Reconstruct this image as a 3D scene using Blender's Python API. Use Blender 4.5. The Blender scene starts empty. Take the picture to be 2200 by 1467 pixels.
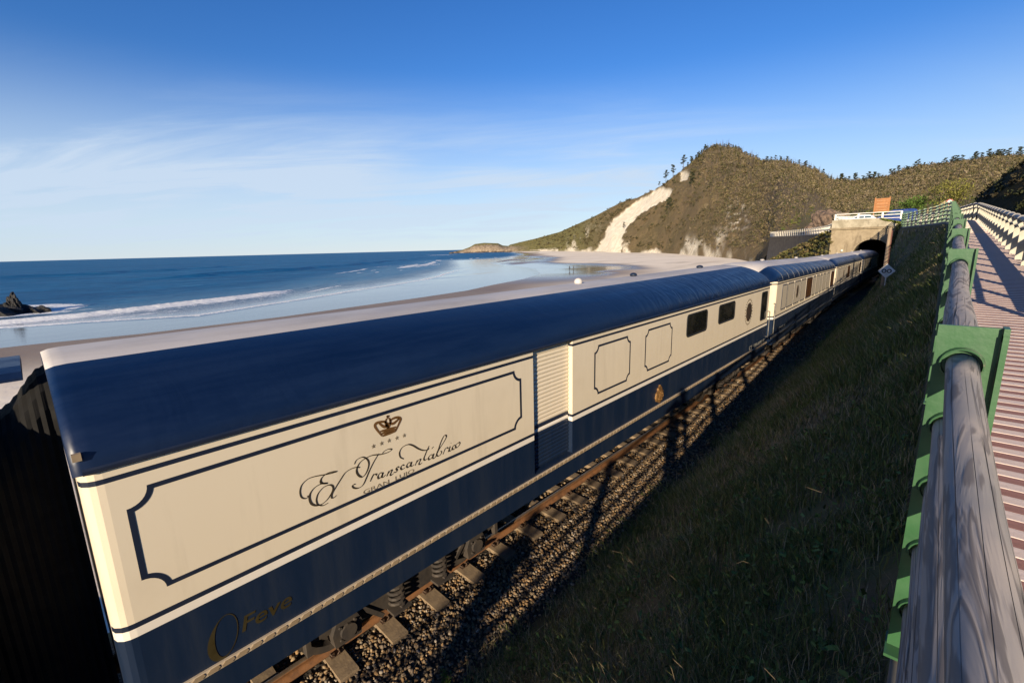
import bpy, bmesh, math, random
import numpy as np
from math import sin, cos, tan, atan, atan2, pi, radians, sqrt, exp, hypot
from mathutils import Vector, Matrix, Quaternion
random.seed(7); rng = np.random.default_rng(11)
scene = bpy.context.scene
COL = scene.collection

# ------------------------------------------------------------ camera
CAMZ = 4.45                       # the lens stands 4.45 m above the rail head (rail head = z 0)
yaw, pitch, roll = radians(-43.0656), radians(11.543), radians(1.4687)
fwd = Vector((sin(yaw)*cos(pitch), cos(yaw)*cos(pitch), -sin(pitch)))
rgt = Vector((cos(yaw), -sin(yaw), 0)); upv = rgt.cross(fwd)
cu = rgt*cos(roll) - upv*sin(roll); cv = rgt*sin(roll) + upv*cos(roll)
cam = bpy.data.cameras.new('camera'); cam.lens = 16; cam.sensor_width = 36
cam.clip_start = 0.05; cam.clip_end = 60000
camo = bpy.data.objects.new('camera', cam); COL.objects.link(camo)
M3 = Matrix((cu, cv, -fwd)).transposed()
camo.matrix_world = Matrix.Translation((0, 0, CAMZ)) @ M3.to_4x4()
scene.camera = camo

# ------------------------------------------------------------ sun, sky, exposure
SUN_EL, SUN_AZ = radians(15.8), radians(158.0)        # azimuth clockwise from +Y
to_sun = Vector((sin(SUN_AZ)*cos(SUN_EL), cos(SUN_AZ)*cos(SUN_EL), sin(SUN_EL)))
sl = bpy.data.lights.new('sun', 'SUN'); sl.energy = 5.0; sl.angle = radians(0.53); sl.color = (1.0, 0.84, 0.62)
so = bpy.data.objects.new('sun', sl); COL.objects.link(so)
so.rotation_euler = (-to_sun).to_track_quat('-Z', 'Y').to_euler()
so.location = (20, -60, 40)
scene.view_settings.view_transform = 'Standard'
scene.view_settings.look = 'None'
scene.view_settings.exposure = 0.85
scene.view_settings.gamma = 1.0
scene.view_settings.use_curve_mapping = False
scene.render.engine = 'CYCLES'
scene.cycles.max_bounces = 6
scene.cycles.diffuse_bounces = 3

world = bpy.data.worlds.new('World'); scene.world = world
world.use_nodes = True
wn = world.node_tree.nodes; wl = world.node_tree.links
for n in list(wn): wn.remove(n)
wout = wn.new('ShaderNodeOutputWorld'); wbg = wn.new('ShaderNodeBackground')
sky = wn.new('ShaderNodeTexSky'); sky.sky_type = 'NISHITA'; sky.sun_disc = False
sky.sun_elevation = SUN_EL; sky.sun_rotation = SUN_AZ
sky.altitude = 10; sky.air_density = 1.0; sky.dust_density = 0.0; sky.ozone_density = 4.0
wbg.inputs['Strength'].default_value = 0.075
tc = wn.new('ShaderNodeTexCoord')
sx = wn.new('ShaderNodeSeparateXYZ'); wl.new(tc.outputs['Generated'], sx.inputs[0])
def wmath(op, a, b=None, c=None):
    n = wn.new('ShaderNodeMath'); n.operation = op
    for i, v in enumerate((a, b, c)):
        if v is None: continue
        if isinstance(v, (int, float)): n.inputs[i].default_value = v
        else: wl.new(v, n.inputs[i])
    return n.outputs[0]
# high thin cirrus: direction projected on a plane far above, stretched along one wind direction
zc = wmath('MAXIMUM', sx.outputs['Z'], 0.012)
zc = wmath('ADD', zc, 0.10)
px_ = wmath('DIVIDE', sx.outputs['X'], zc); py_ = wmath('DIVIDE', sx.outputs['Y'], zc)
cxyz = wn.new('ShaderNodeCombineXYZ'); wl.new(px_, cxyz.inputs[0]); wl.new(py_, cxyz.inputs[1])
mpr = wn.new('ShaderNodeMapping'); mpr.inputs['Rotation'].default_value = (0, 0, radians(-38)); wl.new(cxyz.outputs[0], mpr.inputs[0])
mp = wn.new('ShaderNodeMapping'); mp.inputs['Scale'].default_value = (0.26, 0.80, 1); mp.inputs['Location'].default_value = (0.6, 2.2, 0)
wl.new(mpr.outputs[0], mp.inputs[0])
n1 = wn.new('ShaderNodeTexNoise'); n1.inputs['Scale'].default_value = 1.5; n1.inputs['Detail'].default_value = 9; n1.inputs['Roughness'].default_value = 0.62; n1.inputs['Distortion'].default_value = 0.7
wl.new(mp.outputs[0], n1.inputs['Vector'])
mp2 = wn.new('ShaderNodeMapping'); mp2.inputs['Scale'].default_value = (0.22, 0.28, 1); mp2.inputs['Location'].default_value = (3.1, 1.7, 0); wl.new(cxyz.outputs[0], mp2.inputs[0])
n2 = wn.new('ShaderNodeTexNoise'); n2.inputs['Scale'].default_value = 1.0; n2.inputs['Detail'].default_value = 3; wl.new(mp2.outputs[0], n2.inputs['Vector'])
def wramp(v, a, b, hi=1.0):
    n = wn.new('ShaderNodeMapRange'); n.interpolation_type = 'SMOOTHSTEP'
    wl.new(v, n.inputs[0]); n.inputs[1].default_value = a; n.inputs[2].default_value = b
    n.inputs[3].default_value = 0; n.inputs[4].default_value = hi
    return n.outputs[0]
wisp = wmath('ADD', 0.18, wramp(n1.outputs[0], 0.38, 0.74, 0.82))
bank = wramp(wmath('ADD', wmath('MULTIPLY', sx.outputs['X'], -0.883), wmath('MULTIPLY', sx.outputs['Y'], 0.469)), 0.55, 0.93)
patch = wmath('MULTIPLY', wramp(n2.outputs[0], 0.26, 0.50), wmath('ADD', 0.22, wmath('MULTIPLY', bank, 0.78)))
elev = wmath('MULTIPLY', wramp(sx.outputs['Z'], 0.0, 0.10), wmath('SUBTRACT', 1.0, wramp(sx.outputs['Z'], 0.13, 0.33)))
cl = wmath('MULTIPLY', wmath('MULTIPLY', wisp, patch), elev)
veil = wmath('MULTIPLY', wmath('SUBTRACT', 1.0, wramp(sx.outputs['Z'], -0.02, 0.34)), 0.80)
cl = wmath('MINIMUM', wmath('ADD', wmath('MULTIPLY', cl, 0.85), veil), 0.92)
hs = wn.new('ShaderNodeHueSaturation'); hs.inputs['Saturation'].default_value = 1.22; hs.inputs['Hue'].default_value = 0.514; hs.inputs['Value'].default_value = 1.12
wl.new(sky.outputs[0], hs.inputs['Color'])
mx = wn.new('ShaderNodeMix'); mx.data_type = 'RGBA'
wl.new(cl, mx.inputs[0]); wl.new(hs.outputs[0], mx.inputs[6]); mx.inputs[7].default_value = (4.55, 5.45, 6.6, 1)
wl.new(mx.outputs[2], wbg.inputs['Color']); wl.new(wbg.outputs[0], wout.inputs['Surface'])

# ------------------------------------------------------------ helpers
def link(o, parent=None):
    COL.objects.link(o)
    if parent is not None: o.parent = parent
    return o
def tag(o, label=None, cat=None, group=None, kind=None):
    if label: o['label'] = label
    if cat: o['category'] = cat
    if group: o['group'] = group
    if kind: o['kind'] = kind
    return o
def thing(name, label, cat, loc=(0, 0, 0), rot=(0, 0, 0), group=None):
    o = bpy.data.objects.new(name, None); o.empty_display_size = 0.3
    o.location = loc; o.rotation_euler = rot
    return tag(link(o), label, cat, group)
def copy_tree(o, parent=None):
    c = o.copy(); link(c)
    if parent is not None: c.parent = parent
    for ch in list(o.children): copy_tree(ch, c)
    return c
def mesh_np(name, V, F, m=None, parent=None, smooth=False, fmat=None, attrs=None, cols=None, data_only=False):
    V = np.asarray(V, dtype=np.float32).reshape(-1, 3); F = np.asarray(F, dtype=np.int32)
    me = bpy.data.meshes.new(name); k = F.shape[1]
    me.vertices.add(len(V)); me.vertices.foreach_set('co', V.ravel())
    me.loops.add(F.size); me.loops.foreach_set('vertex_index', F.ravel())
    me.polygons.add(len(F)); me.polygons.foreach_set('loop_start', np.arange(0, F.size, k, dtype=np.int32))
    me.polygons.foreach_set('loop_total', np.full(len(F), k, dtype=np.int32))
    if smooth: me.polygons.foreach_set('use_smooth', np.ones(len(F), dtype=bool))
    if m is not None:
        for mm in (m if isinstance(m, (list, tuple)) else [m]): me.materials.append(mm)
    if fmat is not None: me.polygons.foreach_set('material_index', np.asarray(fmat, dtype=np.int32))
    me.update(calc_edges=True)
    for an, av in (attrs or {}).items():
        a = me.attributes.new(an, 'FLOAT', 'POINT'); a.data.foreach_set('value', np.asarray(av, dtype=np.float32))
    if cols is not None:
        a = me.attributes.new('tint', 'FLOAT_COLOR', 'POINT'); c4 = np.ones((len(V), 4), dtype=np.float32); c4[:, :3] = cols
        a.data.foreach_set('color', c4.ravel())
    if data_only: return me
    return link(bpy.data.objects.new(name, me), parent)
class MB:
    """collects simple shapes and links them as one mesh"""
    def __init__(s): s.v = []; s.f = []; s.mi = []; s.m = 0
    def add(s, vs, fs):
        b = len(s.v); s.v += [tuple(p) for p in vs]
        for f in fs: s.f.append(tuple(b+i for i in f)); s.mi.append(s.m)
    def box(s, c, d, rz=0, M=None):
        x, y, z = d[0]/2, d[1]/2, d[2]/2
        vs = [Vector((a*x, b*y, e*z)) for e in (-1, 1) for b in (-1, 1) for a in (-1, 1)]
        R = M if M is not None else Matrix.Rotation(rz, 3, 'Z')
        vs = [R @ p + Vector(c) for p in vs]
        s.add(vs, [(0, 2, 3, 1), (4, 5, 7, 6), (0, 1, 5, 4), (2, 6, 7, 3), (0, 4, 6, 2), (1, 3, 7, 5)])
    def bar(s, a, b, w, h, up=(0, 0, 1)):
        a = Vector(a); b = Vector(b); d = (b-a); L = d.length; d.normalize()
        x = d.cross(Vector(up)); x = x.normalized() if x.length > 1e-4 else Vector((1, 0, 0)); z = x.cross(d)
        M = Matrix((x, d, z)).transposed(); s.box((a+b)/2, (w, L, h), M=M)
    def tube(s, pts, r, n=10, caps=True):
        pts = [Vector(p) for p in pts]; rs = r if isinstance(r, (list, tuple)) else [r]*len(pts)
        vs = []; up = Vector((0.31, 0.17, 0.93)).normalized()
        for i, p in enumerate(pts):
            d = (pts[min(i+1, len(pts)-1)] - pts[max(i-1, 0)]).normalized()
            x = d.cross(up)
            if x.length < 1e-3: x = d.cross(Vector((1, 0, 0)))
            x.normalize(); y = x.cross(d)
            vs += [p + x*rs[i]*cos(2*pi*k/n) + y*rs[i]*sin(2*pi*k/n) for k in range(n)]
        fs = [(i*n+k, i*n+(k+1) % n, (i+1)*n+(k+1) % n, (i+1)*n+k) for i in range(len(pts)-1) for k in range(n)]
        if caps: fs += [tuple(range(n))[::-1], tuple(range((len(pts)-1)*n, len(pts)*n))]
        s.add(vs, fs)
    def cyl(s, a, b, r, n=14, r2=None): s.tube([a, b], [r, r if r2 is None else r2], n)
    def prism(s, poly, axis, a, b):
        """polygon (u,v) extruded along axis 'x','y' or 'z' from a to b"""
        def P(u, v, w): return {'x': (w, u, v), 'y': (u, w, v), 'z': (u, v, w)}[axis]
        n = len(poly); vs = [P(u, v, a) for u, v in poly] + [P(u, v, b) for u, v in poly]
        fs = [(i, (i+1) % n, n+(i+1) % n, n+i) for i in range(n)] + [tuple(range(n))[::-1], tuple(range(n, 2*n))]
        s.add(vs, fs)
    def ball(s, c, r, n=8, sq=(1, 1, 1)):
        vs = []; c = Vector(c)
        for i in range(1, n//2):
            t = pi*i/(n//2)
            vs += [c + Vector((sq[0]*r*sin(t)*cos(2*pi*k/n), sq[1]*r*sin(t)*sin(2*pi*k/n), sq[2]*r*cos(t))) for k in range(n)]
        m = len(vs); vs += [c+Vector((0, 0, r*sq[2])), c-Vector((0, 0, r*sq[2]))]
        R = n//2-1
        fs = [(i*n+k, (i+1)*n+k, (i+1)*n+(k+1) % n, i*n+(k+1) % n) for i in range(R-1) for k in range(n)]
        fs += [(m, k, (k+1) % n) for k in range(n)] + [(m+1, (R-1)*n+(k+1) % n, (R-1)*n+k) for k in range(n)]
        s.add(vs, fs)
    def ring(s, c, axis, R, r, n=20, m=8, depth=None):
        pts = []
        ax = Vector(axis).normalized(); x = ax.cross(Vector((0, 0, 1))).normalized(); y = ax.cross(x)
        vs = []
        for i in range(n):
            a = 2*pi*i/n; o = x*cos(a)+y*sin(a)
            for k in range(m):
                b = 2*pi*k/m
                vs.append(Vector(c) + o*(R + r*cos(b)) + ax*((depth or r)*sin(b)))
        s.add(vs, [(i*m+k, ((i+1) % n)*m+k, ((i+1) % n)*m+(k+1) % m, i*m+(k+1) % m) for i in range(n) for k in range(m)])
    def mesh(s, name, mats, smooth=False):
        me = bpy.data.meshes.new(name); me.from_pydata(s.v, [], s.f)
        for mm in (mats if isinstance(mats, (list, tuple)) else [mats]): me.materials.append(mm)
        me.polygons.foreach_set('material_index', s.mi)
        bm = bmesh.new(); bm.from_mesh(me); bmesh.ops.recalc_face_normals(bm, faces=bm.faces); bm.to_mesh(me); bm.free()
        if smooth:
            me.polygons.foreach_set('use_smooth', [True]*len(me.polygons))
            try: me.set_sharp_from_angle(angle=radians(38))
            except Exception: pass
        me.update(); return me
    def build(s, name, mats, parent=None, smooth=False):
        return link(bpy.data.objects.new(name, s.mesh(name, mats, smooth)), parent)

# ------------------------------------------------------------ materials
class Nodes:
    def __init__(s, name):
        s.m = bpy.data.materials.new(name); s.m.use_nodes = True
        s.t = s.m.node_tree; s.n = s.t.nodes; s.l = s.t.links
        s.b = s.n['Principled BSDF']; s.tc = s.n.new('ShaderNodeTexCoord')
    def new(s, t): return s.n.new(t)
    def put(s, sock, v):
        if hasattr(v, 'is_output') or isinstance(v, bpy.types.NodeSocket): s.l.new(v, sock)
        elif isinstance(v, (tuple, list)): sock.default_value = (*v, 1) if len(v) == 3 and len(sock.default_value) == 4 else v
        else: sock.default_value = v
    def coord(s, scale=(1, 1, 1), which='Object', loc=(0, 0, 0)):
        mp = s.new('ShaderNodeMapping'); mp.inputs['Scale'].default_value = scale; mp.inputs['Location'].default_value = loc
        s.l.new(s.tc.outputs[which], mp.inputs[0]); return mp.outputs[0]
    def geo(s, scale=(1, 1, 1)):
        g = s.new('ShaderNodeNewGeometry'); mp = s.new('ShaderNodeMapping'); mp.inputs['Scale'].default_value = scale
        s.l.new(g.outputs['Position'], mp.inputs[0]); return mp.outputs[0]
    def noise(s, vec, scale, detail=4, rough=0.55, dist=0):
        n = s.new('ShaderNodeTexNoise'); s.l.new(vec, n.inputs['Vector'])
        n.inputs['Scale'].default_value = scale; n.inputs['Detail'].default_value = detail
        n.inputs['Roughness'].default_value = rough; n.inputs['Distortion'].default_value = dist
        return n.outputs[0]
    def voro(s, vec, scale, feat='F1', out='Distance'):
        n = s.new('ShaderNodeTexVoronoi'); n.feature = feat; s.l.new(vec, n.inputs['Vector']); n.inputs['Scale'].default_value = scale
        return n.outputs[out]
    def ramp(s, v, a, b, lo=0.0, hi=1.0):
        n = s.new('ShaderNodeMapRange'); n.interpolation_type = 'SMOOTHSTEP'; s.l.new(v, n.inputs[0])
        for i, x in zip((1, 2, 3, 4), (a, b, lo, hi)): n.inputs[i].default_value = x
        return n.outputs[0]
    def math(s, op, a, b=0.0):
        n = s.new('ShaderNodeMath'); n.operation = op; s.put(n.inputs[0], a); s.put(n.inputs[1], b); return n.outputs[0]
    def mix(s, f, a, b, mode='MIX'):
        n = s.new('ShaderNodeMix'); n.data_type = 'RGBA'; n.blend_type = mode
        s.put(n.inputs[0], f); s.put(n.inputs[6], a); s.put(n.inputs[7], b); return n.outputs[2]
    def attr(s, name, out='Fac'):
        n = s.new('ShaderNodeAttribute'); n.attribute_name = name; return n.outputs[out]
    def bump(s, h, strength=0.3, dist=0.01, prev=None):
        n = s.new('ShaderNodeBump'); n.inputs['Strength'].default_value = 1.0 if hasattr(strength, 'is_output') else strength
        s.put(n.inputs['Strength'], strength)
        n.inputs['Distance'].default_value = dist; s.l.new(h, n.inputs['Height'])
        if prev is not None: s.l.new(prev, n.inputs['Normal'])
        return n.outputs[0]
    def fin(s, col=None, rough=None, nrm=None, metal=None, spec=None, **kw):
        b = s.b.inputs
        if col is not None: s.put(b['Base Color'], col)
        if rough is not None: s.put(b['Roughness'], rough)
        if nrm is not None: s.l.new(nrm, b['Normal'])
        if metal is not None: s.put(b['Metallic'], metal)
        if spec is not None: s.put(b['Specular IOR Level'], spec)
        for k, v in kw.items(): s.put(b[k], v)
        return s.m
def simple(name, c, rough=0.6, c2=None, scale=6.0, amt=(0.35, 0.7), bump=0.0, bscale=None, metal=0.0, spec=0.5, stretch=(1, 1, 1), dist=0.01):
    N = Nodes(name); v = N.coord(stretch)
    c2 = c2 or tuple(x*0.75 for x in c)
    n = N.noise(v, scale, 5, 0.6)
    col = N.mix(N.ramp(n, *amt), c, c2)
    nr = N.bump(N.noise(v, bscale or scale*4, 4), bump, dist) if bump else None
    r = N.ramp(N.noise(v, scale*1.7, 3), 0.3, 0.7, max(rough-0.08, 0.02), min(rough+0.08, 1))
    return N.fin(col, r, nr, metal, spec)
# ------------------------------------------------------------ lie of the land
SEAZ = -4.55
def interp(x, tab):
    xs = [t[0] for t in tab]; ys = [t[1] for t in tab]; return np.interp(x, xs, ys)
WATER = [(-400, -95), (-60, -78), (-20, -73), (0, -72), (9, -70), (25, -70), (53, -74), (68, -77), (82, -83), (102, -90), (126, -103), (153, -128), (184, -171), (206, -211), (255, -246), (330, -300), (455, -389), (600, -520), (900, -850), (1200, -1200), (3000, -3200)]
SWASH = [(-400, -118), (-60, -100), (-3, -94), (6.5, -90), (18, -84), (33, -92), (54, -103), (70, -109), (95, -123), (109, -136), (150, -172), (190, -218), (260, -300)]
BREAK = [(-400, -130), (-60, -108), (-3, -100), (6, -100), (19, -106), (31, -111), (42, -115), (78, -147), (110, -182), (147, -222), (188, -249), (260, -330)]
SW1 = [(-400, -220), (-4, -172), (7, -173), (42, -202), (90, -262), (160, -350), (300, -500)]
SW2 = [(-400, -290), (-5, -246), (13, -234), (46, -243), (135, -290), (300, -420)]
SW3 = [(-400, -420), (-5, -360), (60, -380), (200, -470), (400, -640)]
def wx(y): return interp(y, WATER)
def hash2(ix, iy, s=0):
    h = np.sin(ix*127.1 + iy*311.7 + s*74.7)*43758.5453; return h - np.floor(h)
def vnoise(x, y, s=0):
    ix, iy = np.floor(x), np.floor(y); fx, fy = x-ix, y-iy; fx = fx*fx*(3-2*fx); fy = fy*fy*(3-2*fy)
    a = hash2(ix, iy, s); b = hash2(ix+1, iy, s); c = hash2(ix, iy+1, s); d = hash2(ix+1, iy+1, s)
    return (a*(1-fx)+b*fx)*(1-fy)+(c*(1-fx)+d*fx)*fy
def fbm(x, y, o=4, s=0):
    t = 0; a = 0.5; n = 0
    for i in range(o): t = t + a*vnoise(x*2**i, y*2**i, s+i); n += a; a *= 0.5
    return t/n
def sstep(a, b, x):
    t = np.clip((x-a)/(b-a), 0, 1); return t*t*(3-2*t)
def gridF(nr, nc):
    i = np.arange(nr-1)[:, None]*nc + np.arange(nc-1)[None, :]
    return np.stack([i, i+1, i+nc+1, i+nc], -1).reshape(-1, 4)

# sea ---------------------------------------------------------
def build_sea():
    az = np.radians(np.concatenate([np.arange(-150, -101, 1.5), np.arange(-101, -34, 0.2), np.arange(-34, -5, 1.5)]))
    r = np.concatenate([np.arange(46, 135, 0.75), np.arange(135, 420, 2.0), np.geomspace(421, 30000, 90)])
    R, A = np.meshgrid(r, az, indexing='ij'); X = R*np.sin(A); Y = R*np.cos(A)
    d = wx(Y) - X
    Z = np.full_like(X, SEAZ)
    wob = (fbm(X*0.03, Y*0.03, 3, 5)-0.5)
    ds = interp(Y, SWASH) - X + 5*wob; db = interp(Y, BREAK) - X + 9*wob
    near = np.exp(-np.clip(Y-110, 0, None)/25)
    g = lambda u, w: np.exp(-(u/w)**2)
    gap = sstep(0.36, 0.58, fbm(X*0.03+7, Y*0.03, 4, 9))
    lead = np.where(db > 0, np.exp(-db/2.4), np.exp(db/0.8))
    Z += 0.60*lead*(0.25+0.75*gap) + 0.12*g(ds, 1.2)*near
    for T, a, w in ((SW1, 0.75, 7), (SW2, 0.95, 10), (SW3, 0.9, 13)):
        u = interp(Y, T) - X + 22*wob; Z += 1.5*a*np.where(u > 0, g(u, w*1.4), g(u, w*0.6))*sstep(0.25, 0.5, fbm(X*0.006+3*w, Y*0.006, 2, 3))
    deepm = sstep(10, 60, d)
    fade = np.exp(-R/900)
    Z += deepm*fade*((fbm(X*0.09, Y*0.05, 4, 1)-0.5)*0.8 + (fbm(X*0.35, Y*0.22, 3, 2)-0.5)*0.28)
    # headland surf and reef
    fo = np.clip(lead*1.1*(0.05+1.05*gap), 0, 1) + 0.55*np.where(db < 0, np.exp(db/5.0), 0)*gap + 1.15*g(ds, 0.9)*near
    fo += 0.22*np.where((db > 0), np.exp(-db/9), 0)*gap
    gap2 = sstep(0.50, 0.66, fbm(X*0.02+31, Y*0.02, 4, 19)); gap3 = sstep(0.52, 0.66, fbm(X*0.025+51, Y*0.025, 4, 29))
    fo += 0.8*g(db-13, 1.6)*gap2 + 0.7*g(db-27, 2.2)*gap3 + 0.5*g(db+9, 1.2)*gap3 + 0.16*((db < 0) & (ds > 0))
    fo += 0.8*g(X+700, 55)*g(Y-560, 26) + 0.5*g(X+640, 40)*g(Y-500, 14)
    fo += 0.55*g(d, 0.6)*sstep(60, 90, Y)*(Y < 260)
    fo += 0.8*g(np.hypot(X+124, Y+3)-9, 3.0)
    sh = 1 - sstep(4, 40, np.minimum(ds+6, d))*sstep(-4, 6, ds)
    deep = sstep(-3, 45, db) 
    V = np.stack([X, Y, Z], -1).reshape(-1, 3)
    N = Nodes('sea_water')
    p = N.geo((1, 1, 1))
    foam = N.attr('foam'); dp = N.attr('deep'); shal = N.attr('shallow')
    pw = N.geo((1.3, 0.6, 1))
    fb = N.noise(pw, 0.8, 9, 0.78, 0.6); fine = N.noise(pw, 3.0, 5, 0.65)
    fm = N.ramp(N.math('ADD', N.math('MULTIPLY', foam, 1.15), N.math('MULTIPLY', N.math('SUBTRACT', fb, 0.5), 2.4)), 0.48, 0.66)
    fm = N.math('MULTIPLY', fm, N.ramp(foam, 0.02, 0.16))
    pv = N.geo((0.05, 0.013, 1)); var = N.noise(pv, 1.0, 5, 0.6); var2 = N.noise(N.geo((0.28, 0.06, 1)), 1.0, 6, 0.65)
    body = N.mix(N.ramp(var, 0.35, 0.65), (0.004, 0.082, 0.190), (0.007, 0.118, 0.255))
    body = N.mix(N.math('MULTIPLY', N.ramp(var2, 0.50, 0.70), 0.85), body, (0.040, 0.170, 0.300))
    body = N.mix(N.math('MULTIPLY', N.ramp(var2, 0.48, 0.30), 0.6), body, (0.000, 0.038, 0.105))
    mid = N.mix(dp, (0.040, 0.150, 0.250), body)
    base = N.mix(shal, mid, N.mix(N.ramp(var, 0.3, 0.7), (0.085, 0.105, 0.125), (0.12, 0.13, 0.14)))
    base = N.mix(fm, base, (0.78, 0.78, 0.76))
    pa = N.geo((0.9, 0.26, 1)); pb = N.geo((1.6, 0.6, 1))
    h = N.math('ADD', N.math('MULTIPLY', N.noise(pa, 0.35, 6, 0.6), 2.2), N.math('MULTIPLY', N.noise(pb, 1.6, 5, 0.6), 0.55))
    st = N.math('ADD', N.math('MULTIPLY', N.math('SUBTRACT', 1.0, shal), 0.85), 0.035)
    nb = N.bump(h, st, 0.55)
    nb = N.bump(fine, N.math('MULTIPLY', fm, 0.8), 0.25, nb)
    rough = N.math('ADD', N.math('MULTIPLY', fm, 0.6), N.math('SUBTRACT', 0.26, N.math('MULTIPLY', shal, 0.21)))
    mat = N.fin(base, rough, nb, 0.0, 0.5, IOR=1.33)
    # open water: wind ripples turn most of the mirror light away, so body colour dominates
    df = N.new('ShaderNodeBsdfDiffuse'); N.l.new(base, df.inputs['Color']); N.l.new(nb, df.inputs['Normal'])
    gl = N.new('ShaderNodeBsdfGlossy'); gl.inputs['Roughness'].default_value = 0.25; gl.inputs['Color'].default_value = (0.8, 0.9, 1, 1); N.l.new(nb, gl.inputs['Normal'])
    m1 = N.new('ShaderNodeMixShader'); m1.inputs[0].default_value = 0.15; N.l.new(df.outputs[0], m1.inputs[1]); N.l.new(gl.outputs[0], m1.inputs[2])
    m2 = N.new('ShaderNodeMixShader'); N.l.new(N.math('MAXIMUM', shal, N.math('MULTIPLY', N.math('SUBTRACT', 1.0, dp), 0.5)), m2.inputs[0]); N.l.new(m1.outputs[0], m2.inputs[1]); N.l.new(N.b.outputs[0], m2.inputs[2])
    N.l.new(m2.outputs[0], N.n['Material Output'].inputs['Surface'])
    o = mesh_np('sea', V, gridF(len(r), len(az)), mat, None, True, attrs={'foam': np.clip(fo, 0, 1.3).ravel(), 'deep': deep.ravel(), 'shallow': np.clip(sh, 0, 1).ravel()})
    tag(o, 'blue sea with rolling swell and white surf lines', kind='structure')
build_sea()

# beach -------------------------------------------------------
def beach_z(x, y):
    s = x - wx(y)
    return np.where(s < 0, SEAZ + 0.03*np.maximum(s, -80), SEAZ + 2.0*(1-np.exp(-np.maximum(s, 0)/60.0)))
def build_beach():
    az = np.radians(np.concatenate([np.arange(-160, -100, 2), np.arange(-100, -12, 0.3), np.arange(-12, 1, 1.0)]))
    r = np.concatenate([np.geomspace(8, 60, 40), np.arange(61, 260, 2), np.geomspace(262, 1500, 70)])
    R, A = np.meshgrid(r, az, indexing='ij'); X = R*np.sin(A); Y = R*np.cos(A)
    Z = beach_z(X, Y) + 0.10*(fbm(X*0.05, Y*0.05, 3, 4)-0.5)*sstep(3, 30, X-wx(Y))
    Z = np.where(X > -8.0, np.minimum(Z, -5.2), Z)
    s = X - wx(Y)
    big = fbm(X*0.018+3, Y*0.018, 3, 8)
    wet = 1 - sstep(8, 34, s + 34*(big-0.5))
    far = sstep(70, 130, Y)*(1 - sstep(330, 420, Y))
    wet = np.clip(np.maximum(wet, far*(1-sstep(18, 62, s+44*(big-0.5)))), 0, 1)
    pool = np.clip(far*sstep(0.05, 0.5, wet)*sstep(0.34, 0.5, fbm(X*0.02+11, Y*0.045, 3, 2)), 0, 1)
    N = Nodes('beach_sand'); p = N.geo((1, 1, 1))
    w = N.attr('wet'); pl = N.attr('pool')
    n1 = N.noise(N.geo((0.02, 0.06, 1)), 1.0, 6, 0.6); n2 = N.noise(p, 2.0, 6, 0.7)
    dry = N.mix(N.ramp(n1, 0.35, 0.65), (0.88, 0.765, 0.60), (0.80, 0.68, 0.52))
    ns_ = N.noise(N.geo((0.10, 0.025, 1)), 1.0, 6, 0.6, 0.5)
    dry = N.mix(N.math('MULTIPLY', N.ramp(ns_, 0.50, 0.70), 0.5), dry, (0.46, 0.37, 0.27))
    dry = N.mix(N.math('MULTIPLY', N.ramp(n2, 0.5, 0.8), 0.35), dry, (0.40, 0.32, 0.23))
    wc = N.mix(N.ramp(n1, 0.3, 0.7), (0.22, 0.15, 0.092), (0.30, 0.215, 0.135))
    col = N.mix(w, dry, wc); col = N.mix(pl, col, (0.16, 0.14, 0.12))
    ro = N.math('SUBTRACT', N.math('SUBTRACT', 0.95, N.math('MULTIPLY', w, 0.38)), N.math('MULTIPLY', pl, 0.5))
    nb = N.bump(N.math('ADD', N.noise(p, 1.2, 6, 0.6), N.math('MULTIPLY', n2, 0.3)), N.math('MULTIPLY', N.math('SUBTRACT', 1.0, pl), 0.35), 0.12)
    mat = N.fin(col, ro, nb, 0, 0.4)
    o = mesh_np('beach', np.stack([X, Y, Z], -1), gridF(len(r), len(az)), mat, None, True, attrs={'wet': wet.ravel(), 'pool': pool.ravel()})
    tag(o, 'pale sandy beach, wet and shining towards the water', kind='structure')
build_beach()

# hills -------------------------------------------------------
RIDGE = [(-50.6, -0.0075), (-49.93, -0.004), (-49.07, -0.0014), (-47.91, 0.0059), (-47.33, 0.0118), (-46.18, 0.0139), (-44.47, 0.0122), (-43.91, 0.0071), (-43.22, 0.0058), (-42.99, 0.0087), (-42.18, 0.0112), (-39.89, 0.019), (-36.82, 0.032), (-32.76, 0.0612), (-29.8, 0.0861), (-27.91, 0.0940), (-26.78, 0.1026), (-25.12, 0.116), (-22.85, 0.1447), (-21.6, 0.1625), (-20.7, 0.1760), (-19.87, 0.1800), (-18.72, 0.1775), (-17.79, 0.1730), (-16.85, 0.1600), (-15.03, 0.1425), (-12.91, 0.1375), (-11.65, 0.1300), (-10.0, 0.1160), (-8.57, 0.0985), (-7.25, 0.0945), (-5.81, 0.0950), (-4.78, 0.0965), (-3.49, 0.1045), (-2.42, 0.1085), (-0.42, 0.1085), (1.3, 0.109), (2.09, 0.113), (3.71, 0.109), (5, 0.103), (8, 0.11), (14, 0.12)]
FOOTD = [(-50.6, 1320), (-49.3, 1320), (-43, 1240), (-38.5, 1000), (-36.8, 880), (-32.7, 620), (-30.7, 520), (-25.4, 430), (-21.1, 300), (-16.9, 230), (-15.5, 200), (-14.4, 192), (-13.4, 176), (-11.5, 152), (-9.5, 122), (-8.4, 106), (-5, 100), (14, 100)]
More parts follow.
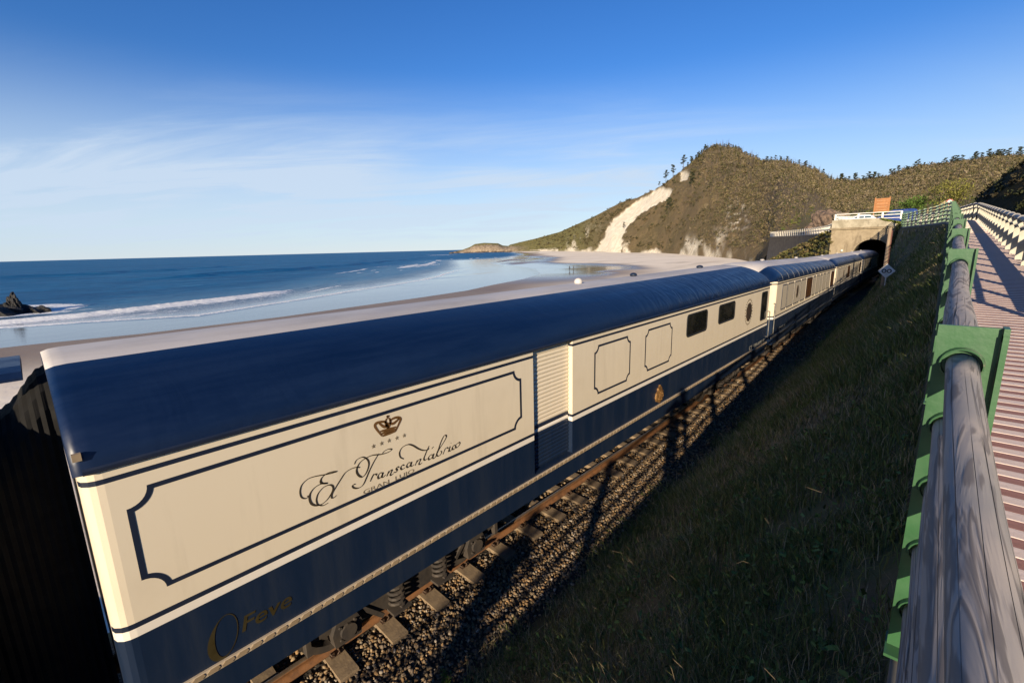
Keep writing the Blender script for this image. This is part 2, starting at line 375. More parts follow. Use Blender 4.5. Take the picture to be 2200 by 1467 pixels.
FOOTZ = [(-50.6, -4.9), (-44, -4.8), (-43, -4.2), (-38.5, -2.6), (-36.8, -1.2), (-32.7, -1.75), (-30.7, -2.8), (-25.4, -2.5), (-21.1, -2.2), (-16.9, -1.8), (-15.5, -1.2), (-14.4, 0.5), (-13.4, 5.6), (-11.5, 6.1), (-9.5, 6.3), (-5, 6.5), (14, 6.5)]
RIDGED = [(-50.6, 1350), (-43, 1330), (-38, 1180), (-33, 860), (-29, 700), (-25, 590), (-19.9, 540), (-15, 520), (-11, 560), (-8.5, 700), (-4, 760), (3, 780), (14, 780)]
SCAR = [(-25.32, .1135), (-23.9, .1062), (-24.34, .0908), (-26.91, .0684), (-28.4, .0477), (-29.4, .0246), (-29.6, -.017), (-32.7, -.014), (-31.52, .0222), (-30.75, .0527), (-29.21, .0719), (-27.33, .0936)]
SCAR2 = [(-23.2, .1391), (-22.22, .1393), (-22.36, .1269), (-23.15, .1216)]
def inpoly(ax, ty, poly):
    """signed distance-like mask (positive inside) in degrees of bearing / scaled slope"""
    P = np.array(poly); P = np.stack([P[:, 0], P[:, 1]*60], -1); q = np.stack([ax, ty*60], -1)
    ins = np.zeros(ax.shape, bool); dist = np.full(ax.shape, 1e9)
    for i in range(len(P)):
        a, b = P[i], P[(i+1) % len(P)]
        cond = ((a[1] > q[..., 1]) != (b[1] > q[..., 1])) & (q[..., 0] < (b[0]-a[0])*(q[..., 1]-a[1])/((b[1]-a[1]) + 1e-12) + a[0])
        ins ^= cond
        e = b-a; t = np.clip(((q-a)@e)/(e@e), 0, 1); dist = np.minimum(dist, np.linalg.norm(q-(a+t[..., None]*e), axis=-1))
    return np.where(ins, dist, -dist)
def hill_surface(azd, t):
    """point on the hillside: bearing in degrees, t = 0 at the foot, 1 on the ridge"""
    azd = np.asarray(azd, float); t = np.asarray(t, float)
    fd, fz = interp(azd, FOOTD), interp(azd, FOOTZ); rd = interp(azd, RIDGED)
    rz = CAMZ + interp(azd, RIDGE)*rd
    D = fd + (rd-fd)*t
    cliff = 1-sstep(-43.2, -41.5, azd)
    tt = np.clip(t, 0, 1)
    lin = 0.80*tt + 0.20*(1-(1-tt)**2)
    # low foothill behind the tunnel rises slowly first, then the wooded slope
    val = sstep(-13, -9, azd); lin = lin*(1-val) + val*(0.55*tt + 0.45*tt**1.6)
    prof = lin*(1-cliff) + cliff*np.minimum(1, 1.2*tt/(0.25+tt))
    z = fz + (rz-fz)*prof
    a = np.radians(azd); X, Y = D*np.sin(a), D*np.cos(a)
    amp = (rz-fz)*0.035*np.sin(pi*tt)**0.7
    gul = (np.abs(fbm(azd*0.42+20, t*1.3, 4, 6)-0.5)*2)
    z = z + amp*(1.6*(fbm(X*0.02, Y*0.02, 4, 3)-0.5) - 1.4*(0.4-gul))*(1-0.6*cliff) + 0.5*cliff*(fbm(azd*4, t*3, 3, 2)-0.5)*10*np.sin(pi*tt)
    back = np.clip(t-1, 0, None)
    z = z - back*(rz+6)*0.9*(0.4+back)
    return X, Y, z, D
def build_hills():
    azd = np.concatenate([np.arange(-50.6, -8, 0.1), np.arange(-8, 14.01, 0.16)])
    t = np.concatenate([[-0.04], np.linspace(0, 1, 110), [1.02, 1.06, 1.15, 1.3, 1.6, 2.0]])
    T, A = np.meshgrid(t, azd, indexing='ij')
    X, Y, Z, D = hill_surface(A, np.maximum(T, 0))
    Z = np.where(T < 0, Z - 2.5, Z); Dm = np.where(T < 0, D-6, D)
    X = X*Dm/D; Y = Y*Dm/D
    tn = (Z-CAMZ)/D
    jag = 0.35*(fbm(A*3.0, tn*180, 4, 12)-0.5)*2
    sc = np.maximum(sstep(-0.05, 0.05, inpoly(A, tn, SCAR)+jag*0.9), 0.9*sstep(-0.15, 0.15, inpoly(A, tn, SCAR2)+jag*0.7))
    Z = Z - sc*2.0*(T > 0)
    foot = np.exp(-np.clip(T, 0, None)/0.055)
    ex = sstep(0.50, 0.70, fbm(A*0.9+3, T*7, 4, 21)+(0.24-0.16*sstep(-24, -20, A))*foot*sstep(-46, -28, A)-0.07)*(1-sstep(0.05, 0.16, T))*(A < -14)
    # exposed rock cluster on the right flank, and pale streaks beside the slide
    ex = np.maximum(ex, sstep(0.56, 0.68, fbm(A*3.2, tn*260, 3, 31))*np.exp(-((A+17.2)/0.9)**2-((tn-.045)/.035)**2)*1.1)
    ex = np.maximum(ex, 0.8*sstep(0.45, 0.7, fbm(A*2.5, tn*60, 3, 33))*np.exp(-((A+34.3-(tn-.02)*60)/0.9)**2-((tn-.012)/.025)**2))
    rock = (1-sstep(-43.3, -40.0, A))*(1-sstep(0.30, 0.6, T+0.25*(fbm(A*3, T*6, 3, 14)-0.5)))
    wood = sstep(-21, -9, A + 9*(fbm(A*0.5, T*3, 3, 40)-0.5) + 6*T)*sstep(0.02, 0.2, T)
    grass = (1-sstep(-36, -30, A)) 
    low = sstep(-12.5, -9, A)*(1-sstep(0.13, 0.19, T+0.07*(fbm(A*1.2, T*20, 3, 42)-0.5)))
    N = Nodes('hillside'); p = N.geo((1, 1, 1))
    v1 = N.noise(p, 0.02, 6, 0.6); v2 = N.noise(p, 0.16, 6, 0.7); v3 = N.noise(p, 0.7, 4, 0.7)
    scrub = N.mix(N.ramp(v1, 0.35, 0.65), (0.190, 0.130, 0.062), (0.125, 0.095, 0.044))
    scrub = N.mix(N.math('MULTIPLY', N.ramp(v2, 0.45, 0.7), 0.7), scrub, (0.260, 0.185, 0.090))
    scrub = N.mix(N.math('MULTIPLY', N.ramp(v3, 0.5, 0.75), 0.6), scrub, (0.070, 0.064, 0.026))
    woodc = N.mix(N.ramp(v2, 0.4, 0.65), (0.110, 0.083, 0.048), (0.150, 0.112, 0.068))
    woodc = N.mix(N.math('MULTIPLY', N.ramp(v3, 0.45, 0.7), 0.6), woodc, (0.055, 0.052, 0.022))
    grc = N.mix(N.ramp(v2, 0.4, 0.6), (0.200, 0.165, 0.052), (0.135, 0.125, 0.040))
    grc = N.mix(N.math('MULTIPLY', N.ramp(v3, 0.5, 0.7), 0.5), grc, (0.11, 0.08, 0.036))
    vs_ = N.noise(N.geo((0.25, 0.25, 0.05)), 1.0, 5, 0.65)
    sand = N.mix(N.ramp(vs_, 0.35, 0.65), (0.92, 0.83, 0.65), (0.72, 0.61, 0.43))
    sand = N.mix(N.math('MULTIPLY', N.ramp(v3, 0.5, 0.72), 0.5), sand, (0.36, 0.27, 0.17))
    rk = N.mix(N.ramp(v2, 0.4, 0.6), (0.30, 0.235, 0.165), (0.17, 0.13, 0.09))
    rk = N.mix(N.math('MULTIPLY', N.ramp(v3, 0.5, 0.7), 0.7), rk, (0.08, 0.065, 0.048))
    lowc = N.mix(N.ramp(v2, 0.4, 0.6), (0.085, 0.095, 0.022), (0.10, 0.082, 0.030))
    col = N.mix(N.attr('grass'), scrub, grc); col = N.mix(N.attr('wood'), col, woodc); col = N.mix(N.attr('low'), col, lowc)
    col = N.mix(N.math('MULTIPLY', N.attr('bare'), N.ramp(v3, 0.2, 0.55, 0.55, 1.0)), col, sand); col = N.mix(N.attr('rock'), col, rk)
    col = N.mix(N.attr('scar'), col, sand)
    hh = N.math('ADD', N.math('MULTIPLY', v2, 2.0), v3)
    nb = N.bump(hh, 0.75, 1.6)
    mat = N.fin(col, 0.95, nb, 0, 0.2)
    f = lambda a: np.clip(a, 0, 1).ravel()
    o = mesh_np('hills', np.stack([X, Y, Z], -1), gridF(len(t), len(azd)), mat, None, True,
                attrs=dict(scar=f(sc), bare=f(ex), rock=f(rock), wood=f(wood), grass=f(grass), low=f(low)))
    tag(o, 'steep scrub covered coastal hill with a pale landslide and a rocky headland', kind='structure')
build_hills()
# ------------------------------------------------------------ near ground: embankment, track bed, road shelf
def deck_z(y): return np.interp(y, [-30, -8, 2.1, 42, 62, 74, 90], [1.2, 1.95, 2.90, 5.50, 5.62, 6.15, 6.45])
def edge_x(y): return np.interp(y, [-30, 40, 47, 54, 62, 76, 90], [0.02, 0.06, -0.65, -1.95, -3.35, -4.2, -4.6])
def track_x(y): return np.interp(y, [-60, 17, 34.4, 53, 72, 110], [-5.2, -5.22, -5.93, -6.5, -6.75, -6.95])
def track_z(y): return np.interp(y, [-60, 17, 34.4, 53, 80, 110], [0, 0, -0.35, -0.48, -0.6, -0.6])
def slope_z(x, y):
    """ground height between the ballast and the walkway"""
    tz = track_z(y); xe = edge_x(y); xb = track_x(y) + 1.75
    u = np.clip((x-xb)/(xe-xb), 0, 1)
    top = deck_z(y) - 0.42
    z = tz - 0.48 + (top-tz+0.48)*(0.10*u + 0.90*(u**1.12))
    return z
def build_ground():
    ys = np.concatenate([np.arange(-40, -6, 2.0), np.arange(-6, 16, 0.3), np.arange(16, 79, 0.8)])
    rows = []
    for y in ys:
        tx, tz = track_x(y), float(track_z(y)); xe = float(edge_x(y)); zd = float(deck_z(y))
        us = np.linspace(0, 1, 26); xs = (tx+1.75) + (xe-tx-1.75)*us
        zs = slope_z(xs, np.full_like(xs, y)) + 0.22*(fbm(xs*0.9+40, np.full_like(xs, y)*0.9, 3, 3)-0.5)*np.sin(pi*us) + 0.10*(fbm(xs*3+40, np.full_like(xs, y)*3, 2, 5)-0.5)*np.sin(pi*us)
        left = [(tx-6.5, -4.6), (tx-3.6, -2.4), (tx-2.6, tz-0.6), (tx-1.9, tz-0.45), (tx-1.3, tz-0.33), (tx, tz-0.33), (tx+1.2, tz-0.33), (tx+1.5, tz-0.40)]
        right = [(xe+0.02, zd-0.16), (xe+1.6, zd-0.16), (xe+2.2, zd-0.10), (xe+12, zd-0.10), (xe+60, zd+0.5)]
        rows.append([(x, y, z) for x, z in left] + list(zip(xs, [y]*len(xs), zs)) + [(x, y, z) for x, z in right])
    nc = len(rows[0]); V = np.array(rows).reshape(-1, 3)
    N = Nodes('embankment_soil'); p = N.geo()
    n1 = N.noise(p, 1.3, 6, 0.65); n2 = N.noise(p, 9, 5, 0.7)
    c = N.mix(N.ramp(n1, 0.35, 0.65), (0.105, 0.080, 0.046), (0.078, 0.084, 0.034))
    c = N.mix(N.math('MULTIPLY', N.ramp(n2, 0.5, 0.72), 0.5), c, (0.15, 0.12, 0.075))
    m = N.fin(c, 0.95, N.bump(n2, 0.6, 0.05), 0, 0.15)
    F = gridF(len(ys), nc)
    o = mesh_np('embankment', V, F, m, None, True)
    tag(o, 'dark grassy embankment sloping down to the track', kind='structure')
build_ground()
def strip(name, xs_fn, y0, y1, dy, mat, label):
    ys = np.arange(y0, y1+dy, dy); rows = [xs_fn(float(y)) for y in ys]; nc = len(rows[0])
    o = mesh_np(name, np.array([[(x, y, z) for x, z in r] for r, y in zip(rows, ys)]), gridF(len(ys), nc), mat, None, True)
    return tag(o, label, kind='structure')
# ballast bed (fine base; the stones themselves lie on it)
Nb = Nodes('ballast_base'); pb = Nb.geo()
vb = Nb.voro(pb, 22, 'F1', 'Color'); vd = Nb.voro(pb, 22)
cb = Nb.mix(Nb.ramp(vd, 0.0, 0.5), Nb.mix(Nb.ramp(Nb.noise(pb, 14, 3), 0.3, 0.7), (0.14, 0.115, 0.085), (0.22, 0.18, 0.13)), (0.03, 0.025, 0.02))
M_bed = Nb.fin(cb, 0.9, Nb.bump(vd, 0.9, 0.03), 0, 0.2)
def bed_prof(y):
    tx, tz = float(track_x(y)), float(track_z(y))
    return [(tx-2.3, tz-0.55), (tx-1.6, tz-0.22), (tx-0.5, tz-0.20), (tx, tz-0.20), (tx+0.7, tz-0.19), (tx+1.1, tz-0.22), (tx+1.45, tz-0.33), (tx+1.75, tz-0.44), (tx+2.05, tz-0.47)]
bed = strip('ballast', bed_prof, -40, 120, 1.0, M_bed, 'bed of broken brown and grey stone under the track')
# individual stones
def stone_variants(n=10):
    out = []
    bm = bmesh.new(); bmesh.ops.create_icosphere(bm, subdivisions=1, radius=1)
    base = np.array([v.co[:] for v in bm.verts]); faces = np.array([[v.index for v in f.verts] for f in bm.faces]); bm.free()
    # drop to a 20-face icosahedron look by using the 12 corner vertices
    bm = bmesh.new(); bmesh.ops.create_icosphere(bm, subdivisions=0 or 1, radius=1); bm.free()
    ph = (1+sqrt(5))/2
    ico = np.array([(-1, ph, 0), (1, ph, 0), (-1, -ph, 0), (1, -ph, 0), (0, -1, ph), (0, 1, ph), (0, -1, -ph), (0, 1, -ph), (ph, 0, -1), (ph, 0, 1), (-ph, 0, -1), (-ph, 0, 1)])/sqrt(1+ph*ph)
    fi = np.array([(0, 11, 5), (0, 5, 1), (0, 1, 7), (0, 7, 10), (0, 10, 11), (1, 5, 9), (5, 11, 4), (11, 10, 2), (10, 7, 6), (7, 1, 8), (3, 9, 4), (3, 4, 2), (3, 2, 6), (3, 6, 8), (3, 8, 9), (4, 9, 5), (2, 4, 11), (6, 2, 10), (8, 6, 7), (9, 8, 1)])
    for i in range(n):
        v = ico*(1+rng.uniform(-0.42, 0.30, (12, 1)))*np.array([1, rng.uniform(0.65, 0.95), rng.uniform(0.5, 0.8)])
        out.append(v)
    return out, fi
Ns = Nodes('ballast_stone'); ts = Ns.attr('tint', 'Color'); ns = Ns.noise(Ns.geo(), 60, 4, 0.6)
M_stone = Ns.fin(Ns.mix(Ns.ramp(ns, 0.35, 0.7), ts, Ns.mix(0.5, ts, (0.05, 0.04, 0.03))), 0.88, Ns.bump(ns, 0.4, 0.004), 0, 0.25)
SV, SF = stone_variants()
def rot_rand(n):
    q = rng.normal(size=(n, 4)); q /= np.linalg.norm(q, axis=1)[:, None]; w, x, y, z = q.T
    return np.stack([np.stack([1-2*(y*y+z*z), 2*(x*y-z*w), 2*(x*z+y*w)], -1), np.stack([2*(x*y+z*w), 1-2*(x*x+z*z), 2*(y*z-x*w)], -1), np.stack([2*(x*z-y*w), 2*(y*z+x*w), 1-2*(x*x+y*y)], -1)], 1)
def stone_color(n):
    t = rng.random(n)[:, None]; b = rng.uniform(0.55, 1.3, n)[:, None]
    a = np.where(t < 0.40, [[0.250, 0.152, 0.070]], np.where(t < 0.66, [[0.165, 0.125, 0.090]], np.where(t < 0.92, [[0.30, 0.215, 0.125]], [[0.38, 0.32, 0.25]])))
    return a*b
SLEEP_Y = np.arange(-8.1, 80, 0.66)
def bed_z(x, y):
    tx, tz = track_x(y), track_z(y); u = x-tx
    return tz + np.interp(u, [-2.3, -1.6, -0.5, 0, 0.7, 1.1, 1.45, 1.75, 2.05, 2.5], [-0.55, -0.22, -0.20, -0.20, -0.19, -0.22, -0.33, -0.44, -0.47, -0.46])
def build_stones():
    P = []
    def scatter(n, y0, y1, u0, u1, s0, s1):
        y = rng.uniform(y0, y1, n); u = rng.uniform(u0, u1, n)
        edge = rng.random(n) < np.clip((2.15-u)/0.65, 0, 1)
        y, u = y[edge], u[edge]; s = rng.uniform(s0, s1, len(y))*(1-0.25*(u > 1.8))
        x = track_x(y)+u; z = bed_z(x, y) + s*rng.uniform(0.05, 0.75, len(y))
        P.append(np.stack([x, y, z, s], -1))
    scatter(12500, 0.2, 9, 0.50, 2.35, 0.018, 0.036)
    scatter(9000, 9, 22, 0.50, 2.3, 0.022, 0.040)
    scatter(3500, 22, 45, 0.5, 2.2, 0.04, 0.07)
    scatter(1500, -4, 9, -0.4, 0.45, 0.025, 0.045)
    P = np.concatenate(P)
    # keep rail foot and sleeper tops clear
    u = P[:, 0]-track_x(P[:, 1]); k = np.round((P[:, 1]-SLEEP_Y[0])/0.66); dy = np.abs(P[:, 1]-SLEEP_Y[0]-k*0.66)
    ok = ~((dy < 0.115) & (u < 0.82)) & ~(np.abs(u-0.5) < 0.075); P = P[ok]; n = len(P)
    var = rng.integers(0, len(SV), n); R = rot_rand(n)
    base = np.stack(SV)[var]; V = np.einsum('nij,nkj->nki', R, base)*P[:, 3][:, None, None]*np.array([1, 1, 0.85])
    C = stone_color(n)
    # the 300 nearest of the lower verge are parts of their own
    eye = np.array([0, 0, CAMZ]); dist = np.linalg.norm(P[:, :3]-eye, axis=1)/P[:, 3]
    inview = (P[:, 1] > 2.2) & (P[:, 1] < 9) & (P[:, 0]-track_x(P[:, 1]) > 0.72)
    score = np.where(inview, dist, 1e9); pick = np.argsort(score)[:300]
    mask = np.ones(n, bool); mask[pick] = False
    idx = np.where(mask)[0]; m = len(idx)
    F = (SF[None]+12*np.arange(m)[:, None, None]).reshape(-1, 3)
    o = mesh_np('ballast_stones', (V[idx]+P[idx][:, None, :3]).reshape(-1, 3), F, M_stone, bed, False, cols=np.repeat(C[idx], 12, 0))
    o['kind'] = 'stuff'
    metas = [mesh_np('stone', SV[i % len(SV)]*np.array([1, 1, 0.85]), SF, M_stone, None, False, cols=np.repeat(stone_color(1), 12, 0), data_only=True) for i in range(24)]
    for j, i in enumerate(pick):
        s = bpy.data.objects.new('stone', metas[j % 24]); s.parent = bed; COL.objects.link(s)
        s.location = P[i, :3]; s.scale = (P[i, 3],)*3; s.rotation_euler = tuple(rng.uniform(0, 6.28, 3))
build_stones()

# track --------------------------------------------------------
M_rail = simple('rusty_rail', (0.19, 0.085, 0.032), 0.65, (0.10, 0.048, 0.022), 7, bump=0.2)
M_railhead = simple('worn_rail_head', (0.26, 0.19, 0.13), 0.42, (0.2, 0.13, 0.08), 5, metal=0.6)
M_conc = simple('sleeper_concrete', (0.21, 0.15, 0.09), 0.9, (0.13, 0.092, 0.058), 9, bump=0.3)
M_clip = simple('rail_clip_steel', (0.09, 0.055, 0.035), 0.6, metal=0.3)
track = thing('railway_track', 'single narrow gauge track on concrete sleepers beneath the train', 'railway track')
def rail(side):
    prof = [(-0.055, -0.125), (0.055, -0.125), (0.055, -0.112), (0.010, -0.098), (0.009, -0.038), (0.030, -0.026), (0.030, -0.004), (0.024, 0.0), (-0.024, 0.0), (-0.030, -0.004), (-0.030, -0.026), (-0.009, -0.038), (-0.010, -0.098), (-0.055, -0.112)]
    ys = list(np.arange(-40, 17, 8)) + list(np.arange(17, 110, 3)); rows = []
    for y in ys: rows.append([(float(track_x(y))+side*0.5+px, y, float(track_z(y))+pz) for px, pz in prof])
    n = len(prof); V = np.array(rows).reshape(-1, 3)
    F = [(i*n+k, i*n+(k+1) % n, (i+1)*n+(k+1) % n, (i+1)*n+k) for i in range(len(ys)-1) for k in range(n)]
    fm = [1 if k in (6, 7, 8) else 0 for i in range(len(ys)-1) for k in range(n)]
    mesh_np('rail', V, F, [M_rail, M_railhead], track, False, fmat=fm)
rail(1); rail(-1)
sl_ = MB(); sl_.prism([(-0.95, -0.34), (0.95, -0.34), (0.93, -0.145), (0.55, -0.128), (0.43, -0.128), (-0.43, -0.128), (-0.55, -0.128), (-0.93, -0.145)], 'y', -0.11, 0.11)
slm = sl_.mesh('sleeper', M_conc)
ck = MB()
for s in (-1, 1):
    ck.tube([(0.075, s*0.05, 0.0), (0.10, s*0.05, 0.028), (0.135, s*0.045, 0.024), (0.14, s*0.02, 0.004)], 0.009, 6)
ck.box((0.105, 0, -0.004), (0.07, 0.12, 0.014))
clipm = ck.mesh('rail_clip', M_clip)
for i, y in enumerate(SLEEP_Y):
    s = bpy.data.objects.new('sleeper', slm); link(s, track); s.location = (float(track_x(y)), y, float(track_z(y)))
    if y < 16:
        c = bpy.data.objects.new('rail_clip', clipm); link(c, s); c.location = (0.5-0.02, 0, -0.118)
# lettering traced as pen strokes in the plane of the coach side (metres along the coach, metres above rail)
STROKES = [[[1.405,2.327],[1.375,2.316],[1.341,2.345],[1.336,2.402],[1.358,2.456],[1.412,2.488],[1.475,2.488],[1.55,2.473],[1.62,2.459],[1.664,2.455],[1.679,2.455],[1.639,2.468],[1.586,2.472],[1.544,2.456],[1.524,2.428],[1.529,2.402],[1.558,2.385],[1.584,2.377],[1.524,2.395],[1.463,2.384],[1.42,2.346],[1.408,2.296],[1.421,2.243],[1.46,2.208],[1.511,2.2],[1.567,2.224],[1.612,2.271],[1.63,2.311],[1.616,2.344],[1.582,2.357],[1.537,2.351],[1.489,2.316],[1.467,2.269],[1.467,2.232],[1.477,2.208],[1.518,2.181],[1.567,2.185]],[[1.653,2.224],[1.624,2.212],[1.605,2.224],[1.616,2.259],[1.658,2.309],[1.71,2.364],[1.761,2.411],[1.82,2.426],[1.878,2.421],[1.911,2.405]],[[1.851,2.255],[1.817,2.255],[1.828,2.225],[1.875,2.203],[1.927,2.218],[1.974,2.284],[2.01,2.34],[2.058,2.403],[2.099,2.448],[2.122,2.472]],[[1.858,2.46],[1.885,2.494],[1.945,2.501],[1.992,2.463],[2.007,2.412],[1.991,2.358],[1.956,2.312],[1.92,2.301],[1.884,2.341],[1.875,2.394],[1.91,2.45],[1.973,2.476],[2.055,2.48],[2.147,2.456],[2.222,2.449],[2.267,2.459],[2.262,2.473],[2.225,2.482],[2.181,2.474],[2.163,2.46]],[[2.003,2.219],[2.028,2.257],[2.048,2.282]],[[2.024,2.253],[2.05,2.273],[2.076,2.268],[2.072,2.252]],[[2.144,2.256],[2.118,2.264],[2.092,2.241],[2.097,2.213],[2.124,2.217],[2.152,2.255],[2.135,2.216],[2.15,2.206],[2.177,2.222]],[[2.188,2.198],[2.216,2.246]],[[2.204,2.219],[2.236,2.245],[2.254,2.238],[2.232,2.204],[2.242,2.189],[2.268,2.2]],[[2.272,2.209],[2.299,2.201],[2.314,2.217],[2.305,2.239],[2.324,2.252],[2.341,2.238]],[[2.404,2.235],[2.384,2.249],[2.359,2.228],[2.372,2.202],[2.409,2.208]],[[2.483,2.237],[2.456,2.246],[2.432,2.221],[2.442,2.199],[2.468,2.204],[2.497,2.239],[2.483,2.201],[2.499,2.191],[2.524,2.201]],[[2.536,2.183],[2.569,2.234]],[[2.557,2.209],[2.592,2.231],[2.612,2.223],[2.588,2.188],[2.601,2.172],[2.629,2.183]],[[2.735,2.34],[2.704,2.3],[2.675,2.255],[2.655,2.218],[2.67,2.195],[2.699,2.201]],[[2.403,2.31],[2.364,2.347],[2.361,2.403],[2.401,2.444],[2.471,2.449],[2.528,2.418],[2.596,2.356],[2.655,2.317],[2.714,2.301],[2.733,2.315]],[[2.775,2.22],[2.746,2.229],[2.716,2.206],[2.726,2.18],[2.759,2.19],[2.791,2.226],[2.775,2.184],[2.791,2.171],[2.814,2.186]],[[2.767,2.294],[2.795,2.311]],[[2.808,2.177],[2.869,2.252],[2.942,2.318],[2.98,2.363],[2.974,2.386],[2.946,2.386],[2.902,2.332],[2.864,2.265],[2.83,2.209],[2.844,2.179],[2.878,2.18],[2.902,2.206],[2.888,2.225]],[[2.918,2.174],[2.957,2.234]],[[2.937,2.214],[2.977,2.234],[3.0,2.217]],[[2.993,2.175],[3.028,2.232],[3.008,2.19],[3.028,2.176],[3.054,2.191]],[[3.037,2.267],[3.047,2.27]],[[3.105,2.221],[3.081,2.225],[3.057,2.202],[3.07,2.177],[3.11,2.187]],[[3.16,2.229],[3.131,2.229],[3.105,2.209],[3.121,2.183],[3.158,2.194],[3.177,2.223],[3.158,2.241]],[[1.388,2.333],[1.398,2.332]],[[1.83,2.261],[1.844,2.259]]]
CROWN = [[[2.175,2.644],[2.121,2.737],[2.11,2.78],[2.142,2.795],[2.21,2.784],[2.245,2.758]],[[2.333,2.643],[2.385,2.719],[2.403,2.755],[2.374,2.78],[2.319,2.786],[2.273,2.77]],[[2.244,2.809],[2.228,2.768],[2.251,2.71],[2.283,2.761],[2.271,2.806]],[[2.253,2.761],[2.253,2.705]],[[2.157,2.781],[2.215,2.727],[2.25,2.751]],[[2.272,2.755],[2.314,2.732],[2.389,2.765]],[[2.159,2.695],[2.244,2.69],[2.343,2.686]],[[2.169,2.668],[2.247,2.666],[2.341,2.664]],[[2.18,2.64],[2.251,2.644],[2.333,2.643]],[[2.258,2.838],[2.257,2.802]],[[2.242,2.827],[2.278,2.824]],[[2.074,2.568],[2.165,2.567],[2.251,2.567],[2.343,2.565],[2.432,2.563]]]
# ------------------------------------------------------------ the train
def paint(name, c, c2, rough=0.28, coat=0.3, dirt=0.35):
    N = Nodes(name); v = N.coord((1, 1, 1)); st = N.coord((2.2, 2.2, 0.25))
    streak = N.noise(st, 2.0, 6, 0.65); n = N.noise(v, 1.2, 5, 0.6)
    col = N.mix(N.math('MULTIPLY', N.ramp(streak, 0.48, 0.72), dirt), c, c2)
    col = N.mix(N.math('MULTIPLY', N.ramp(n, 0.5, 0.75), dirt*0.6), col, c2)
    nb = N.bump(N.noise(v, 0.9, 2), 0.05, 0.02)
    r = N.ramp(streak, 0.35, 0.7, rough, rough+0.2)
    return N.fin(col, r, nb, 0, 0.45, **{'Coat Weight': coat, 'Coat Roughness': 0.12})
M_cream = paint('cream_paint', (0.62, 0.535, 0.40), (0.47, 0.40, 0.29), 0.42, 0.12, 0.4)
M_navy = paint('navy_paint', (0.0042, 0.0125, 0.034), (0.008, 0.015, 0.030), 0.42, 0.08, 0.5)
M_line = paint('navy_line_paint', (0.009, 0.014, 0.030), (0.014, 0.018, 0.03), 0.4, 0.1)
M_white = paint('white_band_paint', (0.68, 0.62, 0.53), (0.55, 0.49, 0.40), 0.42, 0.1)
def roof_mat(name, wr):
    N = Nodes(name); v = N.coord((1, 1, 1)); n = N.noise(N.coord((3, 0.3, 1)), 2, 6, 0.65)
    col = N.mix(N.ramp(n, 0.35, 0.7), (0.0020, 0.0095, 0.036), (0.0036, 0.014, 0.046))
    h = N.noise(N.coord((1.4, 2.6, 1.4), loc=(3, 0, 0)), 1.3, 3, 0.5, 0.8)
    yy = N.new('ShaderNodeSeparateXYZ'); N.l.new(N.tc.outputs['Object'], yy.inputs[0])
    amt = N.ramp(yy.outputs['Y'], 6.0, 12.0, 0.05, wr)
    nb = N.bump(h, amt, 0.16)
    return N.fin(col, N.ramp(n, 0.3, 0.7, 0.34, 0.48), nb, 0, 0.35, **{'Coat Weight': 0.06, 'Coat Roughness': 0.3})
M_roof = roof_mat('blue_roof', 0.38)
M_roofc = roof_mat('blue_coach_roof', 0.12)
M_pale = simple('pale_roof_coating', (0.50, 0.46, 0.42), 0.6, (0.36, 0.33, 0.30), 1.2, bump=0.25, bscale=2.0, stretch=(1, 0.35, 1), dist=0.05)
M_glass = Nodes('dark_window_glass'); gn = M_glass.noise(M_glass.coord((1, 1, 1)), 1.6, 3)
M_glass = M_glass.fin(M_glass.mix(M_glass.ramp(gn, 0.45, 0.7), (0.008, 0.008, 0.008), (0.035, 0.032, 0.026)), 0.06, None, 0, 0.6)
M_rubber = simple('black_rubber', (0.010, 0.010, 0.010), 0.7)
M_bellows = simple('gangway_bellows_rubber', (0.009, 0.0085, 0.008), 0.85, spec=0.15)
M_steel = simple('handrail_steel', (0.30, 0.29, 0.27), 0.35, metal=0.8)
M_under = simple('dusty_underframe', (0.046, 0.035, 0.026), 0.8, (0.020, 0.016, 0.014), 5, bump=0.2)
M_gold = simple('gold_relief', (0.28, 0.15, 0.05), 0.45, (0.10, 0.05, 0.018), 14, bump=0.6, metal=0.4)
M_goldp = simple('dull_gold_print', (0.034, 0.025, 0.007), 0.5)
M_ink = simple('brown_script_ink', (0.040, 0.030, 0.018), 0.5)
M_inkb = simple('bronze_crown_ink', (0.13, 0.062, 0.018), 0.5)
M_inkg = simple('grey_letter_ink', (0.20, 0.16, 0.105), 0.5)
M_wht = simple('white_lettering', (0.55, 0.52, 0.42), 0.5)
M_crest = simple('dark_crest', (0.022, 0.022, 0.016), 0.5, (0.07, 0.035, 0.018), 16, bump=0.6)
M_rope = simple('moulding_bronze', (0.44, 0.36, 0.26), 0.5, (0.36, 0.28, 0.19), 9)
M_ropel = simple('moulding_silver', (0.27, 0.20, 0.125), 0.5)
M_blind = Nodes('blind_behind_glass'); M_blind = M_blind.fin((0.52, 0.455, 0.355), 0.25, None, 0, 0.5)
M_brown = Nodes('brown_curtain_behind_glass'); bw = M_brown.noise(M_brown.coord((6, 6, 0.6)), 3, 4); M_brown = M_brown.fin(M_brown.mix(M_brown.ramp(bw, 0.35, 0.65), (0.13, 0.055, 0.018), (0.05, 0.024, 0.010)), 0.25, None, 0, 0.5)
M_vestib = simple('vestibule_tan', (0.42, 0.29, 0.15), 0.5)

